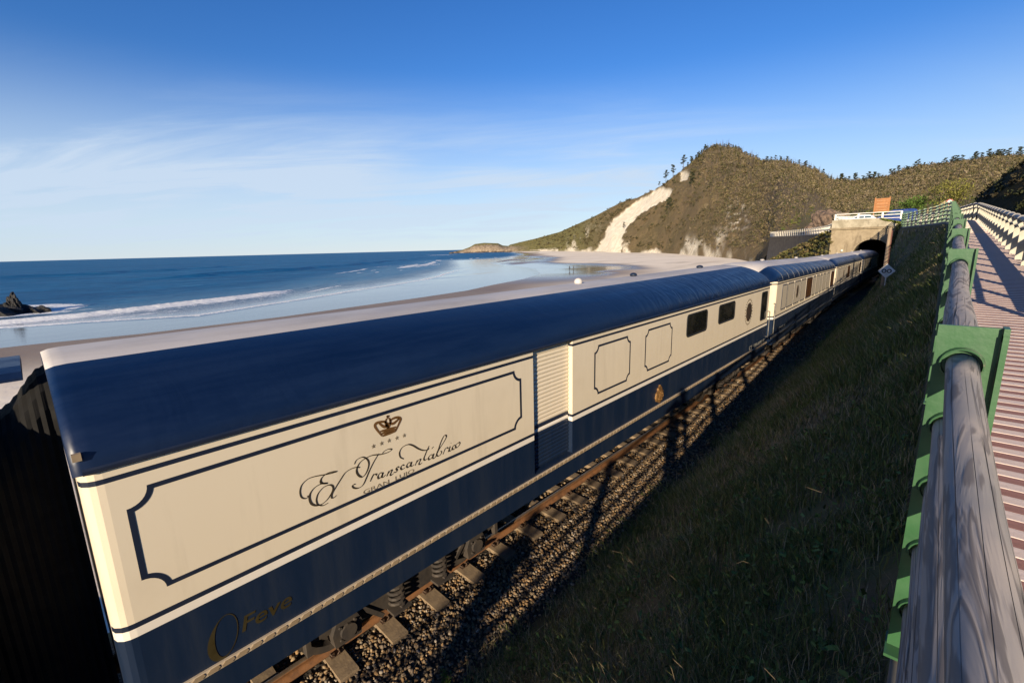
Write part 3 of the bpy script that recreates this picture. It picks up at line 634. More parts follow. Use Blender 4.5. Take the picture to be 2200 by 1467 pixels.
HW = 1.30
GUT, APEX = 3.09, 0.643
BANDS = [(0.90, 'navy'), (1.27, 'navy'), (1.795, 'white'), (1.865, 'line'), (1.907, 'cream'), (2.985, 'line'), (3.022, 'cream'), (3.085, None)]
MATS = {'navy': 0, 'white': 1, 'line': 2, 'cream': 3}
def body_shell(L, corner, recess=None, low=0.90):
    """walls of a coach as one lofted shell; corner = list of (inset from side, inset from end)"""
    right = [(HW-a, b) for a, b in corner] + ([(HW, recess[0]), (HW, recess[0]), (HW, recess[1]), (HW, recess[1])] if recess else []) + [(HW-a, L-b) for a, b in corner[::-1]]
    left = [(-x, y) for x, y in right[::-1] if not (recess and corner[-1][1] < y < L-corner[-1][1])]
    loop = right + left; n = len(loop); k0 = len(corner)
    lv = []
    for z, m in BANDS:
        z = max(z, low)
        if recess and abs(z-1.27) < 1e-6: lv.append((z, False, 'navy')); lv.append((z, True, m))
        elif recess and abs(z-3.085) < 1e-6: lv.append((z, True, None))
        else: lv.append((z, bool(recess) and z > 1.27, m))
    V = []; F = []; fm = []
    for z, rc, m in lv:
        for i, (x, y) in enumerate(loop):
            if recess and rc and i in (k0+1, k0+2): x -= recess[2]
            V.append((x, y, z))
    for j in range(len(lv)-1):
        m = lv[j][2]
        for i in range(n):
            F.append((j*n+i, j*n+(i+1) % n, (j+1)*n+(i+1) % n, (j+1)*n+i))
            q = MATS[m]
            fm.append(q)
    return V, F, fm, loop
def add_shell(name, L, corner, parent, recess=None):
    V, F, fm, loop = body_shell(L, corner, recess)
    me = bpy.data.meshes.new(name); n = len(loop)
    F = F + [tuple(range(n))[::-1]]; fm = fm + [0]
    me.from_pydata(V, [], F)
    for m in (M_navy, M_white, M_line, M_cream): me.materials.append(m)
    me.polygons.foreach_set('material_index', fm); me.update()
    return link(bpy.data.objects.new(name, me), parent)
def add_roof(L, parent, mat, ends, hw=1.335, name='roof', stripe=0.49):
    """ends: list of (offset from end, width factor, height factor)"""
    st = [(o, w, h) for o, w, h in ends[0]] + [(L-o, w, h) for o, w, h in ends[1][::-1]]
    mid = [(y, 1, 1) for y in np.linspace(st[len(ends[0])-1][0]+0.8, st[len(ends[0])][0]-0.8, 14)]
    st = st[:len(ends[0])] + mid + st[len(ends[0]):]
    a = math.acos(stripe/hw)
    th = list(np.linspace(0, a, 12)) + list(np.linspace(a, pi-a, 7))[1:] + list(np.linspace(pi-a, pi, 12))[1:]
    n = len(th); V = []
    for y, w, h in st:
        V += [(hw*w*cos(t), y, GUT + APEX*h*abs(sin(t))**0.96) for t in th]
    F = gridF(len(st), n).tolist(); fm = []
    for i in range(len(st)-1):
        for k in range(n-1): fm.append(1 if 11 <= k < 11+6 else 0)
    F.append(list(range(n))[::-1]); F.append(list(range((len(st)-1)*n, len(st)*n))); fm += [0, 0]
    me = bpy.data.meshes.new(name); me.from_pydata(V, [], F)
    for m in (mat, M_pale): me.materials.append(m)
    me.polygons.foreach_set('material_index', fm)
    me.polygons.foreach_set('use_smooth', [True]*(len(F)-2)+[False]*2); me.update()
    return link(bpy.data.objects.new(name, me), parent)
def on_side(pts, off): return [(HW+off, y, z) for y, z in pts]
def ring_decal(name, outer, inner, parent, mat, off=0.0025, depth=0.0):
    n = len(outer); V = on_side(outer, off) + on_side(inner, off); F = [(i, (i+1) % n, n+(i+1) % n, n+i) for i in range(n)]
    if depth:
        V += on_side(outer, 0.0) + on_side(inner, 0.0)
        F += [(i, 2*n+i, 2*n+(i+1) % n, (i+1) % n) for i in range(n)] + [(n+i, n+(i+1) % n, 3*n+(i+1) % n, 3*n+i) for i in range(n)]
    return mesh_np(name, V, F, mat, parent)
def scoop_rect(y0, y1, z0, z1, r, ins=0.0, k=8):
    """rectangle with concave quarter round corners, inset by ins"""
    out = []
    R = r+ins*0.0 + ins
    for cy, cz, a0 in ((y0, z0, pi/2), (y1, z0, pi), (y1, z1, 3*pi/2), (y0, z1, 0)):
        for i in range(k+1):
            a = a0 - i*(pi/2)/k if True else 0
            out.append((cy, cz, a))
    pts = []
    for cy, cz, a0 in ((y0, z0, pi/2), (y1, z0, pi), (y1, z1, 1.5*pi), (y0, z1, 2*pi)):
        lo = math.asin(min(1, ins/R)) if ins else 0
        for i in range(k+1):
            a = a0 - lo - i*(pi/2-2*lo)/k
            pts.append((cy+R*cos(a), cz+R*sin(a)))
    return pts
def round_rect(y0, y1, z0, z1, r, k=6):
    pts = []
    for cy, cz, a0 in ((y1-r, z1-r, 0), (y0+r, z1-r, pi/2), (y0+r, z0+r, pi), (y1-r, z0+r, 1.5*pi)):
        pts += [(cy+r*cos(a0+i*pi/2/k), cz+r*sin(a0+i*pi/2/k)) for i in range(k+1)]
    return pts
def add_window(y0, y1, z0, z1, r, parent, frame=0.035, pane=None, fm=None, name='window', lab=None):
    o = ring_decal(name, round_rect(y0-frame, y1+frame, z0-frame, z1+frame, r+frame), round_rect(y0, y1, z0, z1, r), parent, fm or M_rubber, 0.014, 1)
    if lab: o['label'] = lab
    g = round_rect(y0-0.005, y1+0.005, z0-0.005, z1+0.005, r); n = len(g)
    me = bpy.data.meshes.new('pane'); me.from_pydata(on_side(g, 0.006), [], [tuple(range(n))]); me.materials.append(pane or M_glass)
    link(bpy.data.objects.new('pane', me), o); return o
def catmull(P, k=7):
    P = [np.array(p, float) for p in P]; Q = [2*P[0]-P[1]] + P + [2*P[-1]-P[-2]]; out = []
    for i in range(1, len(Q)-2):
        a, b, c, d = Q[i-1:i+3]
        for j in range(k):
            t = j/k; out.append(0.5*((2*b)+(c-a)*t+(2*a-5*b+4*c-d)*t*t+(3*b-a-3*c+d)*t**3))
    out.append(P[-1]); return out
def ribbons(name, strokes, parent, mat, wfun, off=0.003):
    V = []; F = []
    for s in strokes:
        p = catmull(s) if len(s) > 2 else [np.array(q, float) for q in s]; n = len(p); b = len(V)
        for i, q in enumerate(p):
            d = p[min(i+1, n-1)]-p[max(i-1, 0)]; L = np.hypot(*d) or 1; d = d/L; nn = np.array([-d[1], d[0]])
            w = wfun(d, i/(n-1))
            V += [(HW+off, *(q+nn*w/2)), (HW+off, *(q-nn*w/2))]
        F += [(b+2*i, b+2*i+1, b+2*i+3, b+2*i+2) for i in range(n-1)]
    return mesh_np(name, V, F, mat, parent)
def letters(name, body, y0, z0, width, height, parent, mat, shear=0.0, offset=0.0, off=0.003):
    cu_ = bpy.data.curves.new(name, 'FONT'); cu_.body = body; cu_.shear = shear; cu_.offset = offset; cu_.size = 1
    to = bpy.data.objects.new(name, cu_); COL.objects.link(to)
    dg = bpy.context.evaluated_depsgraph_get(); me = bpy.data.meshes.new_from_object(to.evaluated_get(dg))
    bpy.data.objects.remove(to); bpy.data.curves.remove(cu_)
    co = np.array([v.co[:] for v in me.vertices]); mn, mx_ = co.min(0), co.max(0)
    for v, c in zip(me.vertices, co):
        v.co = (HW+off, y0+(c[0]-mn[0])/(mx_[0]-mn[0])*width, z0+(c[1]-mn[1])/(mx_[1]-mn[1])*height)
    me.materials.clear(); me.materials.append(mat); me.name = name
    return link(bpy.data.objects.new(name, me), parent)
def lathe(mb, prof, c, axis='x', n=20):
    vs = []
    for r, h in prof:
        for k in range(n):
            a = 2*pi*k/n; vs.append((c[0]+h, c[1]+r*cos(a), c[2]+r*sin(a)) if axis == 'x' else (c[0]+r*cos(a), c[1]+r*sin(a), c[2]+h))
    m = len(prof); mb.add(vs, [(i*n+k, i*n+(k+1) % n, (i+1)*n+(k+1) % n, (i+1)*n+k) for i in range(m-1) for k in range(n)] + [tuple(range(n)), tuple(range((m-1)*n, m*n))])
# bogie meshes shared by every car
def bogie_meshes():
    f = MB()
    for s in (-1, 1):
        f.prism([(-1.35, 0.58), (-1.35, 0.50), (-0.75, 0.40), (-0.35, 0.30), (0.35, 0.30), (0.75, 0.40), (1.35, 0.50), (1.35, 0.58), (0.5, 0.70), (-0.5, 0.70)], 'x', s*0.86-0.03, s*0.86+0.03)
        f.box((s*0.88, -1.36, 0.5), (0.10, 0.05, 0.22)); f.box((s*0.88, 1.36, 0.5), (0.10, 0.05, 0.22))
        for y in (-0.5, 0.5): f.bar((s*0.90, y, 0.28), (s*0.90, y*1.5, 0.55), 0.05, 0.03, up=(1, 0, 0))
    f.box((0, 0, 0.55), (1.7, 0.35, 0.16)); f.cyl((-0.5, -0.95, 0.40), (0.5, -0.95, 0.40), 0.07); f.cyl((-0.5, 0.95, 0.40), (0.5, 0.95, 0.40), 0.07)
    w = MB(); lathe(w, [(0.05, -0.09), (0.12, -0.08), (0.13, -0.04), (0.34, -0.03), (0.36, -0.06), (0.40, -0.06), (0.415, 0.05), (0.45, 0.06), (0.45, 0.085), (0.37, 0.085), (0.34, 0.03), (0.13, 0.03), (0.05, 0.03)], (0, 0, 0), 'x', 28)
    b = MB(); b.prism([(-0.15, -0.14), (0.15, -0.14), (0.17, 0.02), (0.11, 0.16), (-0.11, 0.16), (-0.17, 0.02)], 'x', -0.09, 0.09); b.cyl((0.09, 0, 0), (0.125, 0, 0), 0.09)
    for a in range(4): b.cyl((0.09, 0.12*cos(a*pi/2+.8), 0.11*sin(a*pi/2+.8)), (0.11, 0.12*cos(a*pi/2+.8), 0.11*sin(a*pi/2+.8)), 0.018, 6)
    sp = MB(); sp.tube([(0.085*cos(a), 0.085*sin(a), -0.17+0.34*a/(2*pi*5)) for a in np.arange(0, 2*pi*5, 0.5)], 0.022, 6)
    sp.box((0, 0, -0.19), (0.24, 0.24, 0.03)); sp.box((0, 0, 0.19), (0.24, 0.24, 0.03))
    return f.mesh('bogie', M_under), w.mesh('wheel', M_under, True), b.mesh('axle_box', M_under), sp.mesh('spring', M_under)
BM = bogie_meshes()
def add_bogie(car, y):
    b = link(bpy.data.objects.new('bogie', BM[0]), car); b.location = (0, y, 0)
    for s in (-1, 1):
        for wy in (-0.95, 0.95):
            w = link(bpy.data.objects.new('wheel', BM[1]), b); w.location = (s*0.53, wy, 0.45)
            if s < 0: w.rotation_euler = (0, 0, pi)
            ax = link(bpy.data.objects.new('axle_box', BM[2]), b); ax.location = (s*0.86, wy, 0.44)
            if s < 0: ax.rotation_euler = (0, 0, pi)
        for sy in (-0.32, 0.32):
            q = link(bpy.data.objects.new('spring', BM[3]), b); q.location = (s*0.92, sy, 0.50)
    return b
def add_gutter(L, car, ins=0.03):
    g = MB(); g.prism([(HW+0.002, 3.085), (HW+0.030, 3.085), (HW+0.038, 3.095), (HW+0.038, 3.115), (HW+0.030, 3.13), (HW+0.005, 3.14)], 'y', ins, L-ins)
    g.build('gutter', M_line, car)
def add_moulding(L, car, z=1.21, rope=True):
    b = MB(); b.prism([(HW+0.002, z-0.028), (HW+0.022, z-0.028), (HW+0.026, z), (HW+0.022, z+0.028), (HW+0.002, z+0.028)], 'y', 0.02, L-0.02)
    o = b.build('sill_moulding', M_rope if rope else M_steel, car)
    if rope:
        q = MB(); y = 0.05
        while y < L-0.2:
            P = [(y, -0.019), (y+0.06, -0.019), (y+0.085, 0.0), (y+0.075, 0.019), (y+0.015, 0.019), (y-0.01, 0.0)]
            q.add([(HW+0.030, a, z+c) for a, c in P] + [(HW+0.02, a, z+c) for a, c in P], [(0, 1, 2, 3, 4, 5)] + [(i_, 6+i_, 6+(i_+1) % 6, (i_+1) % 6) for i_ in range(6)])
            y += 0.105
        t = q.build('twist', M_ropel, o); t['kind'] = 'stuff'
def ellipse_plaque(name, y, z, ry, rz, car, mat, lab=None, scal=0.0, depth=0.014, n=36):
    pts = [(y+ry*(1+scal*cos(9*a))*cos(a), z+rz*(1+scal*cos(9*a))*sin(a)) for a in [2*pi*i/n for i in range(n)]]
    m = MB(); V = on_side(pts, depth) + on_side(pts, 0.0) + [(HW+depth+0.012, y, z)]
    m.add(V, [(i, (i+1) % n, 2*n) for i in range(n)] + [(i, n+i, n+(i+1) % n, (i+1) % n) for i in range(n)])
    o = m.build(name, mat, car)
    if lab: o['label'] = lab
    return o

# ---- the leading baggage van ------------------------------------
L1 = 16.42
car1 = thing('train_car', 'navy and cream baggage van with roller shutter and gold script lettering, next to the ballast', 'train carriage', (-5.2, 0.05, 0), group='carriages of the passing train')
rnd = [(0.10, 0.0), (0.055, 0.012), (0.02, 0.045), (0.004, 0.08), (0.0, 0.12)]
add_shell('body', L1, rnd, car1, (4.53, 5.45, 0.095))
add_roof(L1, car1, M_roof, ([(-0.02, 0.985, 0.96), (0.03, 0.998, 0.99), (0.10, 1, 1)], [(-0.02, 0.95, 0.60), (0.06, 0.97, 0.80), (0.20, 0.985, 0.92), (0.45, 1, 1)]))
add_gutter(L1, car1); add_moulding(L1, car1)
skirt = MB(); skirt.box((0, L1/2, 0.86), (2.40, L1-0.5, 0.10)); skirt.build('underframe', M_under, car1)
add_bogie(car1, 2.72); add_bogie(car1, L1-2.72)
# roller shutter
sc_ = MB(); sc_.prism([(0, 0), (0.012, 0.012), (0.016, 0.030), (0.010, 0.050), (0, 0.060)], 'y', 0, 0.88)
smc, smn, sml, smw = (sc_.mesh('slat', m) for m in (M_cream, M_navy, M_line, M_white))
sh = MB(); sh.box((HW-0.088, 4.99, 2.15), (0.01, 0.90, 1.72)); shut = sh.build('roller_shutter', M_navy, car1)
z = 1.29
while z < 3.02:
    mm = smn if z < 1.775 else smw if z < 1.85 else sml if z < 1.90 else smc
    s = link(bpy.data.objects.new('slat', mm), shut); s.location = (HW-0.080, 4.55, z); z += 0.0605
# painted frames
for y0, y1, z0, z1, r in ((0.20, 4.28, 2.075, 2.89, 0.13), (6.05, 7.24, 2.05, 2.885, 0.11), (7.80, 9.00, 2.06, 2.885, 0.11)):
    ring_decal('painted_frame', scoop_rect(y0, y1, z0, z1, r), scoop_rect(y0, y1, z0, z1, r, 0.036), car1, M_line)
add_window(9.76, 10.90, 2.46, 2.90, 0.07, car1); add_window(11.73, 12.90, 2.48, 2.90, 0.07, car1)
add_window(15.47, 16.05, 2.07, 2.90, 0.06, car1, name='door_window')
def pen(d, t):
    a = atan2(d[1], d[0]); k = abs(sin(a-0.35))**1.5
    return 0.006 + 0.016*k*(0.35+0.65*sin(pi*min(max(t, 0.03), 0.97)))
ribbons('script_lettering', STROKES, car1, M_ink, pen)
cr = ribbons('crown_emblem', CROWN[:-1], car1, M_inkb, lambda d, t: 0.017 + 0.012*sin(pi*t))
for y, z in CROWN[-1]:
    pts = [(y+0.026*(1 if i % 2 == 0 else 0.42)*sin(pi*i/5), z+0.026*(1 if i % 2 == 0 else 0.42)*cos(pi*i/5)) for i in range(10)]
    me = bpy.data.meshes.new('star'); me.from_pydata(on_side(pts, 0.003)+[(HW+0.003, y, z)], [], [(i, (i+1) % 10, 10) for i in range(10)]); me.materials.append(M_inkg)
    link(bpy.data.objects.new('star', me), car1)
letters('lettering', 'GRAN  LUJO', 1.92, 2.098, 0.60, 0.058, car1, M_inkg)
letters('lettering', 'Feve', 0.74, 1.375, 0.41, 0.14, car1, M_goldp, 0.22, 0.012)
# crescent emblem beside the operator name
cres = [(0.62+0.095*cos(a)+0.03*sin(a), 1.43+0.18*sin(a)) for a in np.linspace(0.0, 2*pi, 30)]
ribbons('crescent_emblem', [cres], car1, M_goldp, lambda d, t: 0.007+0.05*max(0, cos(2*pi*t-1.15*pi))**1.6)
o = ellipse_plaque('crest', 14.22, 2.47, 0.25, 0.27, car1, M_crest, None, 0.05)
ringd = MB()
for i in range(26):
    a = 2*pi*i/26; ringd.box((HW+0.004, 14.22+0.325*cos(a), 2.47+0.36*sin(a)), (0.004, 0.03, 0.045), M=Matrix.Rotation(a-pi/2, 3, 'X'))
ringd.build('crest_lettering', M_crest, o)
# gold relief shield on the blue
gp = [(8.48, 1.66), (8.52, 1.62), (8.56, 1.60), (8.57, 1.55), (8.63, 1.50), (8.65, 1.40), (8.61, 1.33), (8.54, 1.30), (8.48, 1.27), (8.42, 1.30), (8.35, 1.33), (8.31, 1.40), (8.33, 1.50), (8.39, 1.55), (8.40, 1.60), (8.44, 1.62)]
gm = MB(); gm.add(on_side(gp, 0.03)+on_side(gp, 0)+[(HW+0.06, 8.48, 1.43)], [(i, (i+1) % 16, 32) for i in range(16)]+[(i, 16+i, 16+(i+1) % 16, (i+1) % 16) for i in range(16)])
gsh = gm.build('shield', M_gold, car1)
gq = MB()
for i in range(14): gq.ball((HW+0.045, 8.48+0.10*cos(i*2.4)*sqrt(i/14), 1.44+0.11*sin(i*2.4)*sqrt(i/14)), 0.022, 6)
gq.build('relief', M_gold, gsh)
letters('lettering', 'CT', 14.55, 1.27, 0.30, 0.11, car1, M_wht); letters('lettering', '5359-600002 P7', 15.0, 1.27, 1.15, 0.10, car1, M_wht)
# roof fittings
def roof_vent(y, x, mat, r, car, name='roof_vent', sq=0.75):
    v = MB(); v.ball((x, y, GUT+APEX+0.03), r, 14, (1, 1, sq)); v.cyl((x, y, GUT+APEX-0.05), (x, y, GUT+APEX+0.03), r*0.6)
    return v.build(name, mat, car, True)
roof_vent(7.55, -0.05, M_pale, 0.085, car1, sq=0.9); roof_vent(9.9, -0.1, M_navy, 0.085, car1, sq=0.6); roof_vent(14.0, -0.1, M_navy, 0.10, car1, sq=0.5)
def handrail(car, x, y, z0, z1, out):
    h = MB(); h.tube([(x, y, z0), (x+out[0], y+out[1], z0), (x+out[0], y+out[1], z0+0.03), (x+out[0], y+out[1], z1-0.03), (x+out[0], y+out[1], z1), (x, y, z1)], 0.016, 8)
    h.build('handrail', M_steel, car)
handrail(car1, HW, L1-0.16, 1.42, 2.25, (0.07, 0))
# coupling and gangway between the vans (on the near end)
bl = MB(); secs = []
for i in range(45):
    y = -0.02-0.013*i; w = 0.56 + 0.010*cos(i*pi/2); t = 3.26 + 0.33*exp(-(i/15.0)**2) + 0.006*cos(i*pi/2)
    secs.append([(a, y, c) for a, c in [(-w, 0.95), (w, 0.95), (w, t-0.35), (w*0.92, t-0.20), (w*0.75, t-0.08), (w*0.35, t), (-w*0.35, t), (-w*0.75, t-0.08), (-w*0.92, t-0.20), (-w, t-0.35)]])
n_ = len(secs[0]); bl.add([p for q in secs for p in q], [(i*n_+k, i*n_+(k+1) % n_, (i+1)*n_+(k+1) % n_, (i+1)*n_+k) for i in range(44) for k in range(n_)] + [tuple(range(n_)), tuple(range(44*n_, 45*n_))])
bl.build('gangway_bellows', M_bellows, car1)
cp = MB(); cp.cyl((0, -1.2, 0.75), (0, 0.2, 0.75), 0.09); cp.box((0, -0.45, 0.75), (0.34, 0.25, 0.26)); cp.tube([(0.5, -0.05, 0.9), (0.55, -0.4, 0.55), (0.5, -0.85, 0.9)], 0.025, 6)
cp.build('coupler', M_under, car1)
ml = MB(); ml.box((HW+0.025, 0.02, 3.22), (0.03, 0.045, 0.05)); ml.build('marker_lamp', M_ropel, car1)

# ---- panelled coaches ------------------------------------------
CH = [(0.42, 0.0), (0.36, 0.02), (0.03, 0.32), (0.0, 0.36)]
def make_coach(label, L=17.05):
    c = thing('train_car', label, 'train carriage', group='carriages of the passing train')
    add_shell('body', L, CH, c)
    add_roof(L, c, M_roofc, ([(-0.02, 0.80, 0.45), (0.12, 0.88, 0.68), (0.40, 0.96, 0.88), (0.85, 1, 1)], [(-0.02, 0.80, 0.45), (0.12, 0.88, 0.68), (0.40, 0.96, 0.88), (0.85, 1, 1)]), stripe=0.86)
    add_gutter(L, c, 0.36); add_moulding(L-0.3, c, 1.19, False)
    rm = MB(); hw = 1.338
    rm.tube([(hw*cos(t), 0, GUT + (APEX+0.001)*abs(sin(t))**0.96) for t in np.linspace(0.04, 0.86, 18)], 0.006, 5)
    rme = rm.mesh('roof_rib', M_line)
    for k in range(15):
        r = link(bpy.data.objects.new('roof_rib', rme), c); r.location = (0, 1.0+k*(L-2.0)/14, 0)
    wins = [(1.30, 2.12, 0), (2.26, 3.46, 0), (3.66, 4.92, 2), (5.10, 6.26, 0), (6.50, 8.05, 1), (8.28, 9.12, 0), (9.34, 10.42, 0), (10.62, 11.40, 0), (11.62, 12.90, 0), (13.12, 14.60, 0), (14.98, 16.35, 1)]
    for a, b, k in wins:
        w = add_window(a, b, 2.06, 2.90, 0.015, c, 0.032, M_brown if k == 1 else M_blind, M_line)
        if k == 1: w['label'] = 'brown curtained window'
        if k == 2: ellipse_plaque('crest', (a+b)/2, 2.50, 0.20, 0.25, w, M_crest, None, 0.05, 0.02)
    pl = MB(); pl.box((HW+0.007, 0, 2.48), (0.012, 0.06, 0.98)); plm = pl.mesh('pilaster', M_cream)
    for y in (2.19, 3.56, 5.01, 6.38, 8.16, 9.23, 10.52, 11.51, 13.01, 14.79):
        p = link(bpy.data.objects.new('pilaster', plm), c); p.location = (0, y, 0)
    u = MB()
    u.box((0.55, 4.9, 0.62), (1.0, 1.3, 0.50)); u.box((0.6, 7.2, 0.66), (0.9, 1.6, 0.42)); u.cyl((0.8, 8.6, 0.6), (0.8, 10.4, 0.6), 0.20, 14); u.box((0.6, 11.6, 0.60), (0.9, 1.2, 0.5))
    u.box((0, L/2, 0.88), (2.3, L-0.6, 0.08)); u.tube([(1.15, 1, 0.80), (1.15, L-1, 0.80)], 0.03, 6)
    u.build('underframe_gear', M_under, c)
    add_bogie(c, 2.4); add_bogie(c, L-2.4)
    handrail(c, HW-0.05, 0.30, 1.28, 2.35, (0.07, -0.04)); handrail(c, HW-0.36, -0.02, 1.28, 2.35, (0.0, -0.07))
    v = MB(); v.box((HW-0.42, -0.13, 2.40), (0.05, 0.18, 1.28)); v.build('vestibule_panel', M_vestib, c)
    g = MB(); g.box((0, -0.20, 2.0), (1.3, 0.36, 2.1)); g.build('gangway', M_bellows, c)
    roof_vent(4.4, -0.1, M_pale, 0.09, c, sq=0.4); roof_vent(12.2, -0.1, M_pale, 0.09, c, sq=0.5)
    letters('lettering', 'CT 5351 04', 1.30, 1.30, 1.15, 0.10, c, M_wht)
    return c
def place(c, a, b, za, zb):
    """side line runs from a to b (x, y of the side facing the camera)"""
    d = Vector((b[0]-a[0], b[1]-a[1], 0)); L = d.length; d.normalize()
    c.location = (a[0]-HW*d.y, a[1]+HW*d.x, za)
    c.rotation_euler = (atan2(zb-za, L), 0, -atan2(d.x, d.y))
coach2 = make_coach('second carriage behind the shutter van, cream panels and a crest, fully in the sun')
coach3 = copy_tree(coach2); coach3['label'] = 'third carriage, striped with fence shadows, just before the tunnel mouth'
coach4 = copy_tree(coach2); coach4['label'] = 'last visible carriage running into the dark tunnel arch'
coach0 = copy_tree(coach2); coach0['label'] = 'carriage cut off at the left edge of the frame, only its dark gangway end showing'
place(coach2, (-3.95, 17.15), (-4.63, 34.2), 0.03, -0.30)
place(coach3, (-4.82, 35.6), (-5.22, 52.7), -0.33, -0.46)
place(coach4, (-5.25, 54.1), (-5.46, 71.2), -0.48, -0.56)
place(coach0, (-3.9, -17.62), (-3.9, -0.57), 0.0, 0.0)
hd0 = MB(); hd0.prism([(0.40, 3.62), (0.36, 3.66), (0.20, 3.68), (-0.35, 3.68), (-0.50, 3.64), (-0.50, 3.61), (0.40, 3.60)], 'y', 17.0, 17.53)
hd0.build('gangway_hood', M_roofc, coach0)
# ------------------------------------------------------------ walkway with its green railing and the road barrier
M_green = simple('green_post_paint', (0.031, 0.098, 0.036), 0.42, (0.024, 0.078, 0.030), 5, bump=0.08, bscale=60)
M_collar = simple('green_collar_paint', (0.030, 0.085, 0.036), 0.35, (0.13, 0.13, 0.095), 22, amt=(0.55, 0.72))
def wood_mat():
    N = Nodes('weathered_log_wood'); oi = N.new('ShaderNodeObjectInfo')
    v = N.coord((8, 0.75, 8)); vadd = N.new('ShaderNodeVectorMath'); vadd.operation = 'ADD'
    N.l.new(v, vadd.inputs[0]); sc = N.new('ShaderNodeVectorMath'); sc.operation = 'SCALE'; sc.inputs[0].default_value = (37, 19, 53); N.l.new(oi.outputs['Random'], sc.inputs['Scale']); N.l.new(sc.outputs[0], vadd.inputs[1])
    w = vadd.outputs[0]
    g = N.noise(w, 1.5, 4, 0.5, 1.3)
    rings = N.math('SINE', N.math('MULTIPLY', g, 34.0)); rings = N.math('ADD', N.math('MULTIPLY', rings, 0.5), 0.5)
    wc_ = N.coord((16, 0.13, 16)); va2 = N.new('ShaderNodeVectorMath'); va2.operation = 'ADD'; N.l.new(wc_, va2.inputs[0]); N.l.new(sc.outputs[0], va2.inputs[1])
    crk = N.noise(va2.outputs[0], 2.0, 2, 0.3, 0.0); crk = N.ramp(N.math('ABSOLUTE', N.math('SUBTRACT', crk, 0.5)), 0.0, 0.016)
    mask = N.ramp(N.noise(N.coord((2, 0.7, 2)), 1.5, 2), 0.50, 0.58)
    crk = N.math('MAXIMUM', crk, mask)
    blot = N.noise(N.coord((3, 1.2, 3)), 2.0, 4, 0.6)
    c = N.mix(N.ramp(blot, 0.35, 0.65), (0.330, 0.285, 0.250), (0.225, 0.210, 0.200))
    c = N.mix(N.math('MULTIPLY', N.ramp(rings, 0.45, 0.95), 0.75), c, (0.105, 0.092, 0.086))
    c = N.mix(N.math('MULTIPLY', N.ramp(N.noise(w, 1.0, 3), 0.62, 0.75), 0.6), c, (0.42, 0.33, 0.22))
    c = N.mix(N.math('SUBTRACT', 1.0, crk), c, (0.012, 0.010, 0.009))
    nb = N.bump(N.math('ADD', N.math('MULTIPLY', rings, 0.25), crk), 0.7, 0.006)
    return N.fin(c, 0.72, nb, 0, 0.3)
M_log = wood_mat()
def path_at(y):
    return Vector((float(np.interp(y, [-30, -0.9, 2.1, 11, 40, 47, 54, 62, 76], [0.14, 0.135, 0.098, 0.165, 0.20, -0.50, -1.78, -3.15, -4.05])), y, float(deck_z(y))))
# posts every 3 m; the first seen one stands at y = 2.1
PY = [2.1+3*k for k in range(-5, 14)]; y = PY[-1]
while y < 74:
    d = path_at(y+0.5)-path_at(y); y += 2.2*0.5/d.length; PY.append(y)
LOGZ = [0.17, 0.42, 0.675, 0.91, 1.135]; LOGR = 0.046
PW, PH0, PH1 = 0.085, -0.02, 1.262
pm = MB()
pm.box((0.0, 0, (PH0+PH1)/2), (0.150, 0.012, PH1-PH0)); pm.m = 0
pm.box((0.083, 0.0, (PH0+PH1)/2-0.01), (0.014, 0.075, PH1-PH0-0.02)); pm.box((0.083, 0, PH1-0.02), (0.014, 0.06, 0.045))
pm.box((0.02, 0, PH0+0.006), (0.20, 0.14, 0.012))
postm = pm.mesh('post', M_green)
rg = MB(); rg.ring((0, 0, 0), (0, 1, 0), LOGR+0.007, 0.0045, 26, 6, 0.028); ringm = rg.mesh('collar', M_collar, True)
railing = thing('walkway_railing', 'green steel railing with five weathered round log rails between the walkway and the track', 'railing')
logs = []
def log_mesh(L, r0, r1, seed):
    rr = random.Random(seed); n = 22; ns = max(4, int(L/0.16)); V = []
    ph = [rr.uniform(0, 6.28) for _ in range(6)]
    for i in range(ns+1):
        t = i/ns; y = t*L; r = r0+(r1-r0)*t
        kn = 1 + 0.030*sin(5.1*t*L+ph[0])*sin(2.3*t*L+ph[1]) + 0.02*sin(11*t+ph[2])
        for k in range(n):
            a = 2*pi*k/n; q = r*kn*(1 + 0.030*sin(2*a+ph[3]+t*2))
            V.append((q*cos(a)+0.004*sin(3*t*L+ph[5]), y, q*sin(a)))
    F = gridF(ns+1, n).tolist() + [[i*n+n-1, i*n, (i+1)*n, (i+1)*n+n-1] for i in range(ns)]
    me = bpy.data.meshes.new('log'); me.from_pydata(V, [], F+[list(range(n))[::-1], list(range(ns*n, ns*n+n))])
    me.materials.append(M_log); me.polygons.foreach_set('use_smooth', [True]*(len(F))+[False]*2); me.update(); return me
lm3 = [log_mesh(2.95, LOGR*rnd_[0], LOGR*rnd_[1], 40+i) for i, rnd_ in enumerate(((1.06, 0.92), (0.95, 1.05), (1.0, 0.9), (0.9, 1.02), (1.05, 0.97)))]
